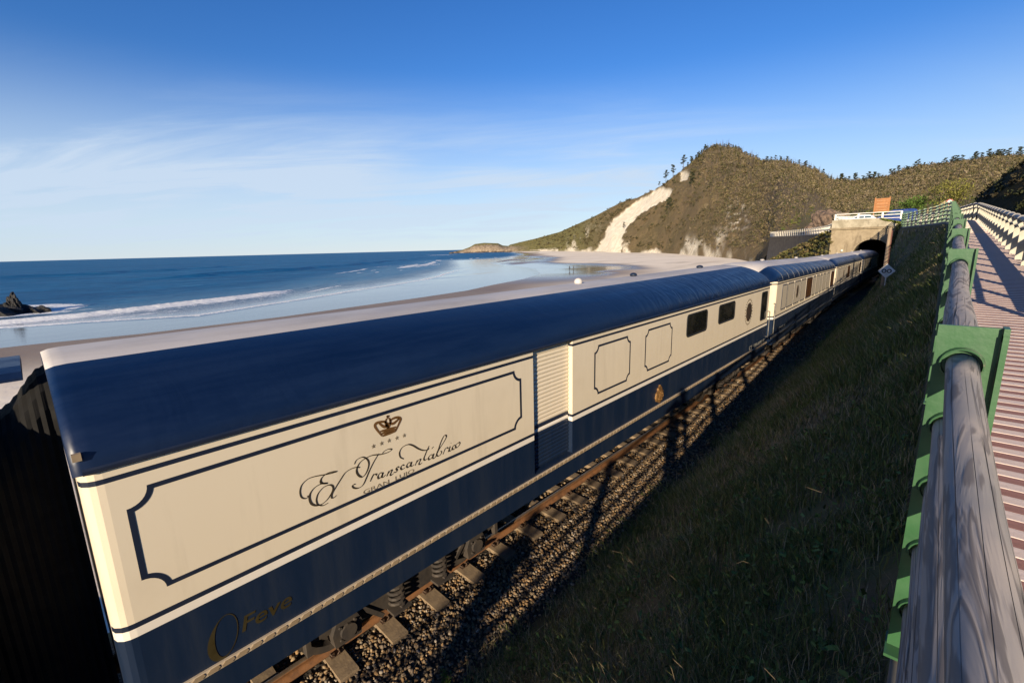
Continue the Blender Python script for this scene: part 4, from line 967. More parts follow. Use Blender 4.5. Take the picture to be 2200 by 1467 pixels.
for k, y in enumerate(PY):
    P = path_at(y); d = path_at(y+0.1)-path_at(y-0.1); rz = -atan2(d.x, d.y); rx = atan2(d.z, hypot(d.x, d.y))
    p = link(bpy.data.objects.new('post', postm), railing); p.location = P; p.rotation_euler = (0, 0, rz)
    if y < 30:
        for z in LOGZ:
            c = link(bpy.data.objects.new('collar', ringm), p); c.location = (-0.005, 0, z); c.rotation_euler = (rx, 0, 0)
    if k+1 < len(PY):
        Q = path_at(PY[k+1]); L = (Q-P).length; dd = Q-P
        for j, z in enumerate(LOGZ):
            lo = link(bpy.data.objects.new('log', lm3[(k*2+j) % 5]), railing)
            lo.location = P + Vector((-0.005*cos(rz), 0.02, z)); lo.scale = (1, L/2.98, 1)
            lo.rotation_euler = (atan2(dd.z, hypot(dd.x, dd.y)), radians((j*77+k*131) % 360)*0, -atan2(dd.x, dd.y))
# deck planks ------------------------------------------------------
M_pkA = simple('bare_plank', (0.60, 0.49, 0.44), 0.7, (0.50, 0.40, 0.35), 4, bump=0.3, bscale=40, stretch=(0.6, 6, 6))
M_pkB = simple('red_brown_plank', (0.275, 0.135, 0.108), 0.7, (0.21, 0.105, 0.085), 4, bump=0.3, bscale=40, stretch=(0.6, 6, 6))
M_dk = simple('deck_concrete', (0.16, 0.145, 0.12), 0.9, (0.10, 0.09, 0.075), 2, bump=0.3)
ys = np.concatenate([np.arange(-16, 42, 1.0), np.arange(42, 78, 1.0)])
rows = []
for y in ys:
    P = path_at(float(y)); xl, xr = P.x-0.055, P.x+1.36
    rows.append([(xl+0.02, y, P.z-0.40), (xl, y, P.z-0.38), (xl, y, P.z-0.030), (xl+0.02, y, P.z-0.026), (xr, y, P.z-0.026), (xr, y, P.z-0.40)])
walk = mesh_np('walkway', np.array(rows), gridF(len(ys), 6), M_dk, None)
tag(walk, 'narrow raised walkway of pale and red brown cross planks', kind='structure')
pw = 0.090
pl = MB(); pl.box((0.68, 0, -0.012), (1.20, pw*1.0-0.006, 0.024)); 
pA, pB = pl.mesh('plank', M_pkA), pl.mesh('plank', M_pkB)
y = 1.15; i = 0
while i < 300:
    P = path_at(y); o = link(bpy.data.objects.new('plank', pA if i % 2 else pB), walk)
    o.location = (P.x+0.01, y, P.z - 0.001 + (0.002 if i % 2 else 0) + 0.0012*sin(i*12.9)); o.rotation_euler = (atan(0.0652), 0, 0.004*sin(i*3.7)); y += pw; i += 1
far = MB()
while y < 42:
    P = path_at(y); far.m = i % 2; far.box((P.x+0.69, y, P.z-0.012+(0.004 if i % 2 else 0)), (1.20, pw-0.006, 0.024)); y += pw; i += 1
y = 1.15-pw; i = 1
while y > -14:
    P = path_at(y); far.m = i % 2; far.box((P.x+0.69, y, P.z-0.012), (1.20, pw-0.006, 0.024)); y -= pw; i += 1
fo = far.build('far_planks', [M_pkB, M_pkA], walk); fo['kind'] = 'stuff'
# road barrier ----------------------------------------------------
M_bar = simple('pale_barrier_post', (0.43, 0.40, 0.32), 0.6, (0.30, 0.28, 0.21), 3, bump=0.1)
M_bark = simple('grey_barrier_rail', (0.21, 0.20, 0.19), 0.6, (0.15, 0.14, 0.135), 4, bump=0.2, stretch=(3, 0.4, 3))
barrier = thing('road_barrier', 'pale closely spaced posts carrying grey rails along the road side of the walkway', 'barrier')
bpst = MB()
bpst.prism([(-0.08, -0.25), (0.06, -0.25), (0.075, 0.52), (0.03, 0.98), (-0.135, 0.98), (-0.065, 0.58)], 'y', -0.045, 0.045)
bpst.cyl((-0.055, -0.075, 0.985), (-0.055, 0.075, 0.985), 0.085, 14); bpst.m = 1
bpm = MB(); bpm.prism([(-0.065, -0.25), (0.055, -0.25), (0.07, 0.66), (0.03, 0.96), (-0.15, 0.96), (-0.06, 0.73)], 'y', -0.012, 0.012)
bpostm = bpm.mesh('barrier_post', M_bar)
capm = MB(); capm.cyl((-0.06, -0.03, 0), (-0.06, 0.03, 0), 0.088, 16); capm = capm.mesh('rail_collar', M_bark, True)
wcapm = MB(); wcapm.cyl((-0.01, -0.03, 0), (-0.01, 0.03, 0), 0.060, 16); wcapm = wcapm.mesh('rail_collar', M_bark, True)
BY = list(np.arange(8.2, 44, 1.46)); yy = BY[-1]
while yy < 70: yy += 1.2; BY.append(yy)
def bpath(y):
    P = path_at(y); off = 1.25
    return Vector((P.x+off, y, P.z-0.02))
for y in BY:
    P = bpath(y); d = path_at(y+.1)-path_at(y-.1)
    p = link(bpy.data.objects.new('barrier_post', bpostm), barrier); p.location = P; p.rotation_euler = (0, 0, -atan2(d.x, d.y))
    c = link(bpy.data.objects.new('rail_collar', capm), p); c.location = (0, 0, 1.0)
    c = link(bpy.data.objects.new('rail_collar', wcapm), p); c.location = (0, 0, 0.78)
def along(name, dx, z, w, h, mat, rnd=False):
    m = MB()
    for a, b in zip(BY[:-1], BY[1:]):
        A, B = bpath(a), bpath(b)
        A = A+Vector((dx, 0, z)); B = B+Vector((dx, 0, z))
        if rnd: m.cyl(A, B, w, 12)
        else: m.bar(A, B+(B-A)*0.004, w, h)
    return m.build(name, mat, barrier, rnd)
along('lower_rail', 0.115, 0.43, 0.05, 0.27, M_bark)
along('top_rail', -0.06, 1.0, 0.062, 0, M_bark, True)
along('middle_rail', -0.01, 0.78, 0.036, 0, M_bark, True)
# kerb of broken turf and stones along the barrier foot
ks = MB()
for i in range(260):
    y = 8+i*0.14; P = path_at(y); s = 0.03+0.035*random.random()
    ks.ball((P.x+1.21+0.05*random.random(), y+0.1*random.random(), P.z-0.025), s, 7, (0.8+0.5*random.random(), 0.8+0.6*random.random(), 0.7))
k = ks.build('kerb_stones', simple('kerb_stone', (0.06, 0.055, 0.045), 0.9), None); tag(k, 'line of dark stones and turf at the foot of the road barrier', kind='stuff')
# retaining wall with piers below the far bend of the walkway
M_wallg = simple('grey_retaining_concrete', (0.15, 0.14, 0.12), 0.9, (0.08, 0.075, 0.065), 1.2, bump=0.4, stretch=(1, 1, 0.3))
rw = thing('retaining_wall', 'grey concrete wall with piers under the bend of the walkway', 'wall')
wv = []; wy = np.arange(41, 78, 1.5)
for y in wy:
    P = path_at(float(y)); g = float(track_z(y))+0.2
    wv.append([(P.x-0.05, y, g), (P.x-0.045, y, P.z-0.41), (P.x+0.4, y, P.z-0.41)])
mesh_np('wall_face', np.array(wv), gridF(len(wy), 3), M_wallg, rw)
for y in np.arange(42.5, 76, 3.4):
    P = path_at(float(y)); b = MB(); d = path_at(y+.1)-path_at(y-.1)
    b.box((P.x-0.14, y, P.z-0.42-1.9), (0.30, 0.45, 3.8), rz=-atan2(d.x, d.y)); b.build('pier', M_wallg, rw)
# ------------------------------------------------------------ tunnel portal, wall, cars on the road above
def stained(name, c, c2, dark, stretch=(1.2, 1, 0.22)):
    N = Nodes(name); p = N.coord((1, 1, 1)); st = N.coord(stretch)
    a = N.noise(p, 0.9, 6, 0.65); b = N.noise(st, 1.6, 6, 0.7); f = N.noise(p, 9, 4)
    col = N.mix(N.ramp(a, 0.35, 0.65), c, c2); col = N.mix(N.math('MULTIPLY', N.ramp(b, 0.52, 0.72), 0.8), col, dark)
    col = N.mix(N.math('MULTIPLY', N.ramp(f, 0.55, 0.75), 0.3), col, dark)
    return N.fin(col, 0.92, N.bump(N.math('ADD', a, N.math('MULTIPLY', f, 0.4)), 0.4, 0.05), 0, 0.2)
M_port = stained('portal_concrete', (0.30, 0.245, 0.165), (0.22, 0.175, 0.115), (0.10, 0.078, 0.052))
M_parap = stained('weathered_parapet', (0.36, 0.32, 0.24), (0.24, 0.21, 0.15), (0.085, 0.075, 0.055))
M_dark = simple('tunnel_lining', (0.02, 0.018, 0.016), 0.95)
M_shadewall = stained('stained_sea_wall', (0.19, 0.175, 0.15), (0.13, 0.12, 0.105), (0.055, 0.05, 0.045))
M_whitep = simple('white_railing_paint', (0.72, 0.69, 0.64), 0.5, (0.55, 0.52, 0.47), 3)
PYY = 78.0; AC, AR, AS = -6.88, 1.98, 2.45
portal = thing('tunnel_portal', 'stained concrete tunnel mouth with an arch swallowing the train', 'tunnel portal', (0, PYY, 0))
def portal_face():
    x0, x1, zb, zt = -11.55, -4.3, -0.7, 5.82
    arc = [(AC-AR, zb)] + [(AC-AR*cos(a), AS+AR*sin(a)) for a in np.linspace(0, pi, 25)] + [(AC+AR, zb)]
    bm = bmesh.new()
    def V(x, y, z): return bm.verts.new((x, y, z))
    # strips between the arch and the outer edge
    n = len(arc); outer = []
    for i, (x, z) in enumerate(arc):
        t = i/(n-1)
        if x <= AC-AR+1e-6 and z < AS+0.01: outer.append((x0, z))
        elif x >= AC+AR-1e-6 and z < AS+0.01: outer.append((x1, z))
        else:
            a = atan2(z-AS, x-AC); dx, dz = cos(a), sin(a); k = 1e9
            if dx > 1e-6: k = min(k, (x1-AC)/dx)
            if dx < -1e-6: k = min(k, (x0-AC)/dx)
            if dz > 1e-6: k = min(k, (zt-AS)/dz)
            outer.append((AC+dx*k, AS+dz*k))
    A = [V(x, 0, z) for x, z in arc]; O = [V(x, 0, z) for x, z in outer]
    for i in range(n-1): bm.faces.new((A[i], A[i+1], O[i+1], O[i]))
    # corner fillers
    for (cx, cz) in ((x0, zt), (x1, zt)):
        for i in range(n-1):
            (xa, za), (xb, zb2) = outer[i], outer[i+1]
            if (abs(za-zt) < 1e-6) != (abs(zb2-zt) < 1e-6) and (abs(xa-cx) < 1e-6 or abs(xb-cx) < 1e-6):
                bm.faces.new((O[i], O[i+1], V(cx, 0, cz)))
    B = [V(x, 1.2, z) for x, z in arc]
    for i in range(n-1): bm.faces.new((A[i], B[i], B[i+1], A[i+1]))
    # left return wall
    q = [V(x0, 0, zb), V(x0, 9, zb), V(x0, 9, zt), V(x0, 0, zt)]; bm.faces.new(q)
    me = bpy.data.meshes.new('portal_wall'); bm.to_mesh(me); bm.free(); me.materials.append(M_port)
    link(bpy.data.objects.new('portal_wall', me), portal)
portal_face()
ln = MB(); arc = [(AC-AR-0.02, -0.7)] + [(AC-(AR+0.02)*cos(a), AS+(AR+0.02)*sin(a)) for a in np.linspace(0, pi, 21)] + [(AC+AR+0.02, -0.7)]
nv = len(arc); ln.add([(x, 1.2, z) for x, z in arc]+[(x, 30, z) for x, z in arc], [(i, i+1, nv+i+1, nv+i) for i in range(nv-1)] + [tuple(range(nv, 2*nv))])
ln.build('tunnel_lining', M_dark, portal)
vr = MB()
for i in range(22):
    a0, a1 = pi*i/22+0.01, pi*(i+1)/22-0.01
    vr.prism([(AC-AR*cos(a0), AS+AR*sin(a0)), (AC-(AR+.38)*cos(a0), AS+(AR+.38)*sin(a0)), (AC-(AR+.38)*cos(a1), AS+(AR+.38)*sin(a1)), (AC-AR*cos(a1), AS+AR*sin(a1))], 'y', -0.05, 0.2)
vr.build('arch_ring', M_port, portal)
cn = MB(); cn.box((-7.95, -0.02, 5.90), (7.5, 0.36, 0.16)); cn.box((-7.95, -0.07, 6.02), (7.6, 0.46, 0.08)); cn.build('cornice', M_port, portal)
pp = MB(); pp.prism([(-11.6, 6.06), (-5.4, 6.06), (-4.2, 6.06), (-4.6, 6.35), (-5.6, 6.8), (-6.6, 7.12), (-8.5, 7.16), (-11.6, 7.12)], 'y', 0.05, 0.55); pp.build('parapet', M_parap, portal)
lamp = MB(); lamp.ball((-10.1, -0.08, 3.0), 0.16, 8); lamp.build('wall_lamp', M_whitep, portal)
top = MB(); top.box((-7.0, PYY+9, 6.20), (9.6, 17, 0.5)); rd = top.build('road', simple('worn_asphalt', (0.06, 0.057, 0.052), 0.9), None); tag(rd, 'road and parking strip above the tunnel', kind='structure')
gr_ = MB()
# grass cap on the parapet end
def tuft_mesh(name, pts, n, h, mat, spread, seed=1, w=0.02, parent=None, tint=((0.05, 0.07, 0.015), (0.10, 0.10, 0.03)), lean=0.5):
    g = np.random.default_rng(seed); i = g.integers(0, len(pts), n); P = np.array(pts)[i] + g.normal(size=(n, 3))*np.array(spread)
    a = g.uniform(0, 2*pi, n); hh = h*g.uniform(0.5, 1.2, n); le = g.normal(size=(n, 2))*lean
    dx = np.stack([np.cos(a), np.sin(a), np.zeros(n)], -1)*w
    t = P + np.stack([le[:, 0]*hh, le[:, 1]*hh, hh], -1); mid = P + np.stack([le[:, 0]*hh*0.3, le[:, 1]*hh*0.3, hh*0.6], -1)
    V = np.stack([P-dx, P+dx, mid+dx*0.7, mid-dx*0.7, t], 1).reshape(-1, 3); b = 5*np.arange(n)[:, None]
    F3 = np.concatenate([b+np.array([[0, 1, 2]]), b+np.array([[0, 2, 3]]), b+np.array([[3, 2, 4]])])
    k = g.random((n, 1)); C = np.array(tint[0])*(1-k)+np.array(tint[1])*k
    return mesh_np(name, V, F3, mat, parent, cols=np.repeat(C*g.uniform(0.6, 1.25, (n, 1)), 5, 0))
Nl = Nodes('leaf_tint'); M_leaf = Nl.fin(Nl.attr('tint', 'Color'), 0.75, None, 0, 0.2)
def white_railing(name, pts, label, h=1.0, post=0.12, step=None, mat=None, rails=(0.98, 0.62, 0.2)):
    r = thing(name, label, 'railing')
    for a in pts:
        b = MB(); b.box((a[0], a[1], a[2]+h/2), (post, post, h)); b.build('post', mat or M_whitep, r)
    for z in rails:
        b = MB()
        for a, c in zip(pts[:-1], pts[1:]):
            b.bar(Vector(a)+Vector((0, 0, z*h)), Vector(c)+Vector((0, 0, z*h)), 0.07, 0.08)
        b.build('rail', mat or M_whitep, r)
    return r
white_railing('white_railing', [(x, PYY+0.3, 6.9) for x in (-11.3, -8.75, -6.2, -4.3)], 'white three post railing right above the tunnel arch, facing the camera', 1.0, 0.20)
white_railing('white_railing', [(-11.3+0.05*i, PYY+0.9+0.9*i, 6.6+0.01*i) for i in range(14)], 'white railing running back from the left corner of the tunnel parapet', 1.15, 0.12)
# sea wall curving round the cliff
WP = [(-11.7, 80), (-13.2, 88), (-15, 97), (-18, 108), (-22, 120.5), (-27, 133), (-32, 144), (-36.5, 153), (-40, 163), (-41.5, 174), (-40, 190), (-36, 210)]
WPs = catmull(WP, 6)
def wtop(i): return 5.45 + 0.75*i/len(WPs)
sw = thing('sea_wall', 'tall dark stained wall curving along the shore below the white fence', 'wall')
V = []; 
for i, p in enumerate(WPs):
    z = wtop(i); V.append([(p[0]-0.9, p[1]-0.3, -5.5), (p[0]-0.05, p[1], z-0.25), (p[0]-0.16, p[1], z-0.25), (p[0]-0.16, p[1], z), (p[0]+6, p[1]+1.5, z+0.02)])
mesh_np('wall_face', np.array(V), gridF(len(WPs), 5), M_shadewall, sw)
M_whitec = simple('pale_concrete_fence', (0.62, 0.57, 0.48), 0.7, (0.45, 0.41, 0.33), 2)
fen = thing('picket_fence', 'long white fence of small uprights curving along the top of the dark sea wall', 'fence')
pkm = MB(); pkm.box((0, 0, 0.7), (0.20, 0.20, 1.4)); pkm = pkm.mesh('upright', M_whitec)
for i in range(0, len(WPs)):
    for q in (0,):
        j = min(i+1, len(WPs)-1); p = WPs[i]*(1-q)+WPs[j]*q
        o = link(bpy.data.objects.new('upright', pkm), fen); o.location = (p[0], p[1], wtop(i+q))
for zz in (1.36, 0.75, 0.15):
    m = MB()
    for i in range(len(WPs)-1): m.bar((WPs[i][0], WPs[i][1], wtop(i)+zz), (WPs[i+1][0], WPs[i+1][1], wtop(i+1)+zz), 0.09, 0.10)
    m.build('rail', M_whitec, fen)
# green fill slope between the wall and the track
A = [(-11.6, 78.7, 5.8), (-14, 84, 5.0), (-16.5, 88, 4.1), (-20, 94, 2.75), (-22.6, 98, 1.75), (-26, 104, -0.5), (-29, 109, -3.0)]
B = [(-11.6, 77, -1.0), (-14, 80, -2.0), (-17, 83, -2.8), (-20.5, 88, -3.2), (-23.5, 92, -3.4), (-27, 99, -3.5), (-29.5, 107, -3.6)]
rows = []
for k in range(-6, 19):
    t = k/18; rows.append([tuple(np.array(A_)*(1-max(t, 0))+np.array(B_)*max(t, 0) + min(t, 0)*np.array([-4.0, -16, 2.0]) + np.array([0, 0, 1.1*sin(pi*max(t, 0))*(0.7+0.6*random.random())])) for A_, B_ in zip(catmull(A, 6), catmull(B, 6))])
M_fill = simple('slope_scrub', (0.105, 0.085, 0.032), 0.95, (0.055, 0.058, 0.020), 0.9, bump=0.8, bscale=3, dist=0.3)
o = mesh_np('shore_slope', np.array(rows), gridF(25, len(rows[0])), M_fill, None, True); tag(o, 'sunlit scrubby slope between the sea wall and the tunnel', kind='structure')
_r = np.array(rows); SLOPE_PTS = np.concatenate([_r[:-1, :-1]*(1-f)*(1-h)+_r[1:, :-1]*f*(1-h)+_r[:-1, 1:]*(1-f)*h+_r[1:, 1:]*f*h for f, h in ((0.2, 0.3), (0.7, 0.8), (0.5, 0.1))]).reshape(-1, 3)
# utility pole with diamond sign -----------------------------------------
Ypole = 40.0
pole = thing('line_pole', 'old wooden line pole beside the tunnel mouth', 'pole', (-0.0668*Ypole, Ypole, 1.05))
b = MB(); b.tube([(0, 0, -0.3), (0, 0, 4.1)], [0.12, 0.09], 10); b.build('shaft', simple('pole_wood', (0.30, 0.22, 0.15), 0.8, (0.2, 0.14, 0.09), 3, stretch=(4, 4, 0.3)), pole)
b = MB(); b.box((0.11, 0.08, 2.7), (0.07, 0.12, 2.5)); b.build('stay', simple('red_brown_stay', (0.10, 0.028, 0.02), 0.7), pole)
sign = thing('diamond_sign', 'white diamond track sign with black figures, on a short post by the pole', 'sign', (-0.0639*38, 38, 1.05))
b = MB(); b.cyl((0, 0, -0.3), (0, 0, 1.5), 0.035, 8); b.build('post', M_whitep, sign)
b = MB(); b.add([(-0.44, -0.06, 1.38), (0, -0.06, 0.92), (0.44, -0.06, 1.38), (0, -0.06, 1.84), (-0.44, -0.03, 1.38), (0, -0.03, 0.92), (0.44, -0.03, 1.38), (0, -0.03, 1.84)], [(0, 1, 2, 3), (7, 6, 5, 4), (0, 4, 5, 1), (1, 5, 6, 2), (2, 6, 7, 3), (3, 7, 4, 0)])
plate = b.build('plate', M_whitep, sign)
b = MB(); bl_ = M_rubber
for cx in (-0.13, 0.13): b.ring((cx, -0.066, 1.38), (0, 1, 0), 0.10, 0.028, 14, 6)
b.build('figures', bl_, plate)
# vehicles above the tunnel ------------------------------------------------
M_carb = simple('blue_car_paint', (0.014, 0.035, 0.16), 0.25, (0.012, 0.03, 0.14), 1)
M_carw = simple('white_car_paint', (0.70, 0.70, 0.70), 0.3, (0.66, 0.66, 0.66), 1)
M_cglass = simple('car_glass', (0.05, 0.09, 0.12), 0.08)
M_tyre = simple('tyre_rubber', (0.015, 0.015, 0.015), 0.8); M_rim = simple('rim_alloy', (0.4, 0.4, 0.4), 0.3, metal=0.8)
M_tail = simple('tail_lamp_red', (0.35, 0.02, 0.015), 0.3)
def vehicle(name, label, cat, loc, rz, paint_m, prof, wins, W=1.75, axles=(0.85, 3.45), R=0.32):
    v = thing(name, label, cat, loc, (0, 0, rz))
    b = MB(); n = len(prof)
    def tum(x, z): return W/2*(1 - 0.16*max(0, (z-0.95))/0.9)
    vs = [(x, -tum(x, z), z) for x, z in prof] + [(x, tum(x, z), z) for x, z in prof]
    b.add(vs, [(i, (i+1) % n, n+(i+1) % n, n+i) for i in range(n)] + [tuple(range(n))[::-1], tuple(range(n, 2*n))])
    bd = b.build('body', paint_m, v)
    bv = bd.modifiers.new('bevel', 'BEVEL'); bv.width = 0.05; bv.segments = 3; bv.limit_method = 'ANGLE'
    for poly in wins:
        for s in (-1, 1):
            q = MB(); m = len(poly); P = [(x, s*(tum(x, z)+0.008), z) for x, z in poly]
            q.add(P+[(x, y-s*0.02, z) for x, y, z in P], [tuple(range(m)), tuple(range(m, 2*m))[::-1]]+[(i, (i+1) % m, m+(i+1) % m, m+i) for i in range(m)])
            q.build('side_window', M_cglass, v)
    for x in axles:
        for s in (-1, 1):
            w = MB(); w.cyl((x, s*(W/2-0.2), R), (x, s*(W/2+0.01), R), R, 20); wo = w.build('wheel', M_tyre, v, True)
            r_ = MB(); r_.cyl((x, s*(W/2-0.05), R), (x, s*(W/2+0.018), R), R*0.62, 16); r_.build('rim', M_rim, wo, True)
    for s in (-1, 1):
        t = MB(); t.box((prof[0][0]+0.02, s*(W/2-0.16), 0.9), (0.06, 0.16, 0.22)); t.build('tail_lamp', M_tail, v)
        t = MB(); t.box((max(p[0] for p in prof)-0.06, s*(W/2-0.22), 0.72), (0.10, 0.28, 0.14)); t.build('headlight', M_whitep, v)
    return v
van = [(0.0, 0.35), (4.5, 0.35), (4.55, 0.75), (4.3, 1.0), (3.6, 1.15), (2.9, 1.80), (2.6, 1.90), (0.5, 1.92), (0.15, 1.80), (0.0, 1.1)]
vehicle('blue_van', 'dark blue van parked behind the white railing on the tunnel', 'van', (-2.9, 84.5, 6.46), pi, M_carb, van,
        [[(0.45, 1.10), (1.55, 1.10), (1.55, 1.62), (0.6, 1.62)], [(1.65, 1.10), (2.45, 1.10), (2.45, 1.62), (1.65, 1.62)], [(2.55, 1.10), (3.35, 1.12), (2.85, 1.60), (2.55, 1.62)]])
car = [(0.0, 0.32), (4.05, 0.32), (4.1, 0.70), (3.9, 0.88), (2.95, 0.98), (2.3, 1.42), (1.9, 1.47), (0.8, 1.45), (0.25, 1.05), (0.02, 0.95)]
vehicle('white_car', 'white car parked left of the blue van above the tunnel', 'car', (-7.3, 85.0, 6.46), pi, M_carw, car,
        [[(0.5, 1.0), (1.35, 1.0), (1.35, 1.36), (0.85, 1.36)], [(1.45, 1.0), (2.65, 1.02), (2.15, 1.36), (1.45, 1.37)]], 1.7, (0.75, 3.2), 0.3)
# orange brown notice board ------------------------------------------------
M_board = simple('orange_brown_board', (0.33, 0.125, 0.028), 0.6, (0.26, 0.10, 0.025), 2)
nb_ = thing('notice_board', 'tall orange brown wooden notice board behind the blue van', 'sign', (-7.25, 88.5, 6.4))
for x in (-0.85, 0.85):
    b = MB(); b.box((x, 0, 2.0), (0.13, 0.13, 4.1)); b.build('post', M_board, nb_)
for i in range(8):
    b = MB(); b.box((0, -0.02, 2.0+i*0.255), (1.6, 0.06, 0.235)); b.build('board', M_board, nb_)
b = MB()
for i in range(4): b.box((0, -0.056, 2.25+i*0.45), (1.25, 0.006, 0.03))
b.build('printed_lines', simple('pale_print', (0.5, 0.32, 0.16), 0.6), nb_)
# footpath fence, round road sign
pf = thing('path_fence', 'weathered wooden rail fence climbing the grassy bank behind the walkway bend', 'fence')
M_oldw = simple('sunlit_old_wood', (0.36, 0.29, 0.16), 0.8)
fp = [(-3.6, 106, 8.1), (-2.5, 107, 8.5), (-1.4, 108, 8.9), (-0.6, 109, 9.6), (0.0, 110, 10.0)]
for p in fp:
    b = MB(); b.box((p[0], p[1], p[2]-0.1), (0.16, 0.16, 1.9)); b.build('post', M_oldw, pf)
for z in (0.75, 0.25):
    b = MB()
    for a, c in zip(fp[:-1], fp[1:]): b.bar(Vector(a)+Vector((0, 0, z)), Vector(c)+Vector((0, 0, z)), 0.08, 0.13)
    b.build('rail', M_oldw, pf)
rs = thing('road_sign', 'small round red and white road sign on the bank at the walkway bend', 'sign', (0.05, 100, 7.9))
b = MB(); b.cyl((0, 0, 0), (0, 0, 2.2), 0.05, 8); b.build('post', M_whitep, rs)
b = MB(); b.cyl((0, -0.08, 1.9), (0, -0.05, 1.9), 0.42, 20); pl_ = b.build('plate', M_whitep, rs)
b = MB(); b.ring((0, -0.085, 1.9), (0, 1, 0), 0.36, 0.06, 20, 6, 0.01); b.build('red_rim', M_tail, pl_)
# ------------------------------------------------------------ dark hillside on the right of the road
def build_dark_hill():
    ys = np.arange(40, 112, 1.2); us = np.concatenate([np.linspace(0, 1, 40)**1.2*22])
    U, Yg = np.meshgrid(us, ys, indexing='ij')
    toe = np.interp(Yg, [40, 60, 78, 92, 112], [11, 7.0, 2.5, 0.9, 1.2])
    h = np.interp(Yg, [40, 56, 80, 92, 98, 104, 112], [0.0, 5, 10, 9, 6, 2.5, -1])
    X = toe+U
    Z = 6.2 + h*(1-np.exp(-U/4.2)) + 0.9*(fbm(X*0.5, Yg*0.35, 4, 8)-0.5)*sstep(0, 2, U) + 0.12*U*sstep(50, 70, Yg)*(1-sstep(92, 106, Yg)) - 2.2*sstep(92, 108, Yg)
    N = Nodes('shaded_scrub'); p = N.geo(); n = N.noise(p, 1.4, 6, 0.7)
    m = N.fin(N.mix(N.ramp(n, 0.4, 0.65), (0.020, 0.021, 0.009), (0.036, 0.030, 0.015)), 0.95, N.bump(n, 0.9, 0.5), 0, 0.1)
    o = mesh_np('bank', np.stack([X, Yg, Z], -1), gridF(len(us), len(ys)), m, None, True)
    tag(o, 'dark shaded scrubby bank rising on the right of the road', kind='structure')
    k = rng.integers(0, X.size, 900); return np.stack([X.ravel()[k], Yg.ravel()[k], Z.ravel()[k]], -1)
BANK = build_dark_hill()
# ------------------------------------------------------------ leaves and trees
def leaf_cloud(centers, radii, per, size, g, squash=0.75, droop=0.0):
    """many small leaf quads spread through ellipsoids"""
    n = len(centers)*per
    c = np.repeat(np.asarray(centers, float), per, 0); r = np.repeat(np.asarray(radii, float), per)
    d = g.normal(size=(n, 3)); d /= np.linalg.norm(d, axis=1)[:, None]; q = g.random(n)**0.45
    P = c + d*(q*r)[:, None]*np.array([1, 1, squash])
    R = g.normal(size=(n, 3)); R /= np.linalg.norm(R, axis=1)[:, None]
    S = np.cross(R, g.normal(size=(n, 3))); S /= np.linalg.norm(S, axis=1)[:, None]
    s = (size*g.uniform(0.6, 1.4, n))[:, None]
    V = np.stack([P-R*s-S*s*0.55, P+R*s-S*s*0.25, P+R*s*1.1+S*s*0.45, P-R*s*0.7+S*s*0.6], 1).reshape(-1, 3)
    return V, np.arange(4*n).reshape(-1, 4)
M_bark2 = simple('pine_bark', (0.09, 0.065, 0.045), 0.9)
def pine_mesh(seed, h=10.0, spread=2.6, open_=True, dead=False):
    g = np.random.default_rng(seed); b = MB()
    bend = g.normal(size=2)*0.5
    tp = [(bend[0]*t*t, bend[1]*t*t, h*t) for t in np.linspace(0, 0.95, 6)]
    b.tube(tp, [0.022*h*(1-0.75*t) for t in np.linspace(0, 1, 6)], 6)
    cs = []; rs = []
    nl = 7 if open_ else 9
    for i in range(nl):
        t = (0.45 if open_ else 0.2) + (0.55 if open_ else 0.8)*i/(nl-1); a = i*2.4+g.uniform(0, 1)
        base = Vector((bend[0]*t*t, bend[1]*t*t, h*t*0.95))
        L = spread*(1.05-0.55*(t if open_ else t)) * g.uniform(0.6, 1.1); e = base+Vector((cos(a)*L, sin(a)*L, h*0.07*g.uniform(0.3, 1.4)))
        b.tube([base, (base+e)/2+Vector((0, 0, -0.02*h)), e], [0.008*h, 0.006*h, 0.003*h], 4)
        for f in (0.55, 1.0):
            cs.append(base.lerp(e, f)+Vector((0, 0, 0.02*h))); rs.append(0.13*h*g.uniform(0.65, 1.15)*(1 if open_ else 0.9))
    cs.append(Vector((bend[0], bend[1], h))); rs.append(0.11*h)
    tr = b.mesh('trunk', M_bark2)
    V, F = leaf_cloud([c[:] for c in cs], rs, 34, 0.028*h, g, 0.5)
    n = len(V)//4; C = np.array([0.030, 0.036, 0.016])*g.uniform(0.55, 1.5, (n, 1))
    cm = mesh_np('crown', V, F, M_leaf, None, False, cols=np.repeat(C, 4, 0), data_only=True)
    return tr, cm
PINES = [pine_mesh(1), pine_mesh(2, 10, 3.2), pine_mesh(3, 10, 2.2), pine_mesh(4, 10, 2.4, False), pine_mesh(5, 10, 2.8, False), pine_mesh(6, 10, 2.0, False)]
def add_tree(kind, loc, h, rz, label, group, name='pine_tree'):
    t = thing(name, label, 'tree', loc, (0, 0, rz), group); t.scale = (h/10,)*3
    link(bpy.data.objects.new('trunk', PINES[kind][0]), t); link(bpy.data.objects.new('crown', PINES[kind][1]), t); return t
def ridge_pt(a, t=1.0):
    X, Y, Z, D = hill_surface(np.array([a]), np.array([t])); return (float(X[0]), float(Y[0]), float(Z[0])-0.4)
big = [(-25.45, 6, 0, 'small lone pine lowest on the bare ridge, just above the landslide top'), (-24.75, 13, 1, 'wide pine on the bare ridge, second up from the landslide'), (-24.0, 13, 0, 'flat topped pine midway up the bare ridge'), (-22.95, 14, 1, 'tall pine with a gap below its crown, uppermost of the lone ridge pines')]
for a, h, k, lab in big: add_tree(k, ridge_pt(a), h, a*7, lab, 'lone pines along the bare seaward ridge')
g7 = np.random.default_rng(5)
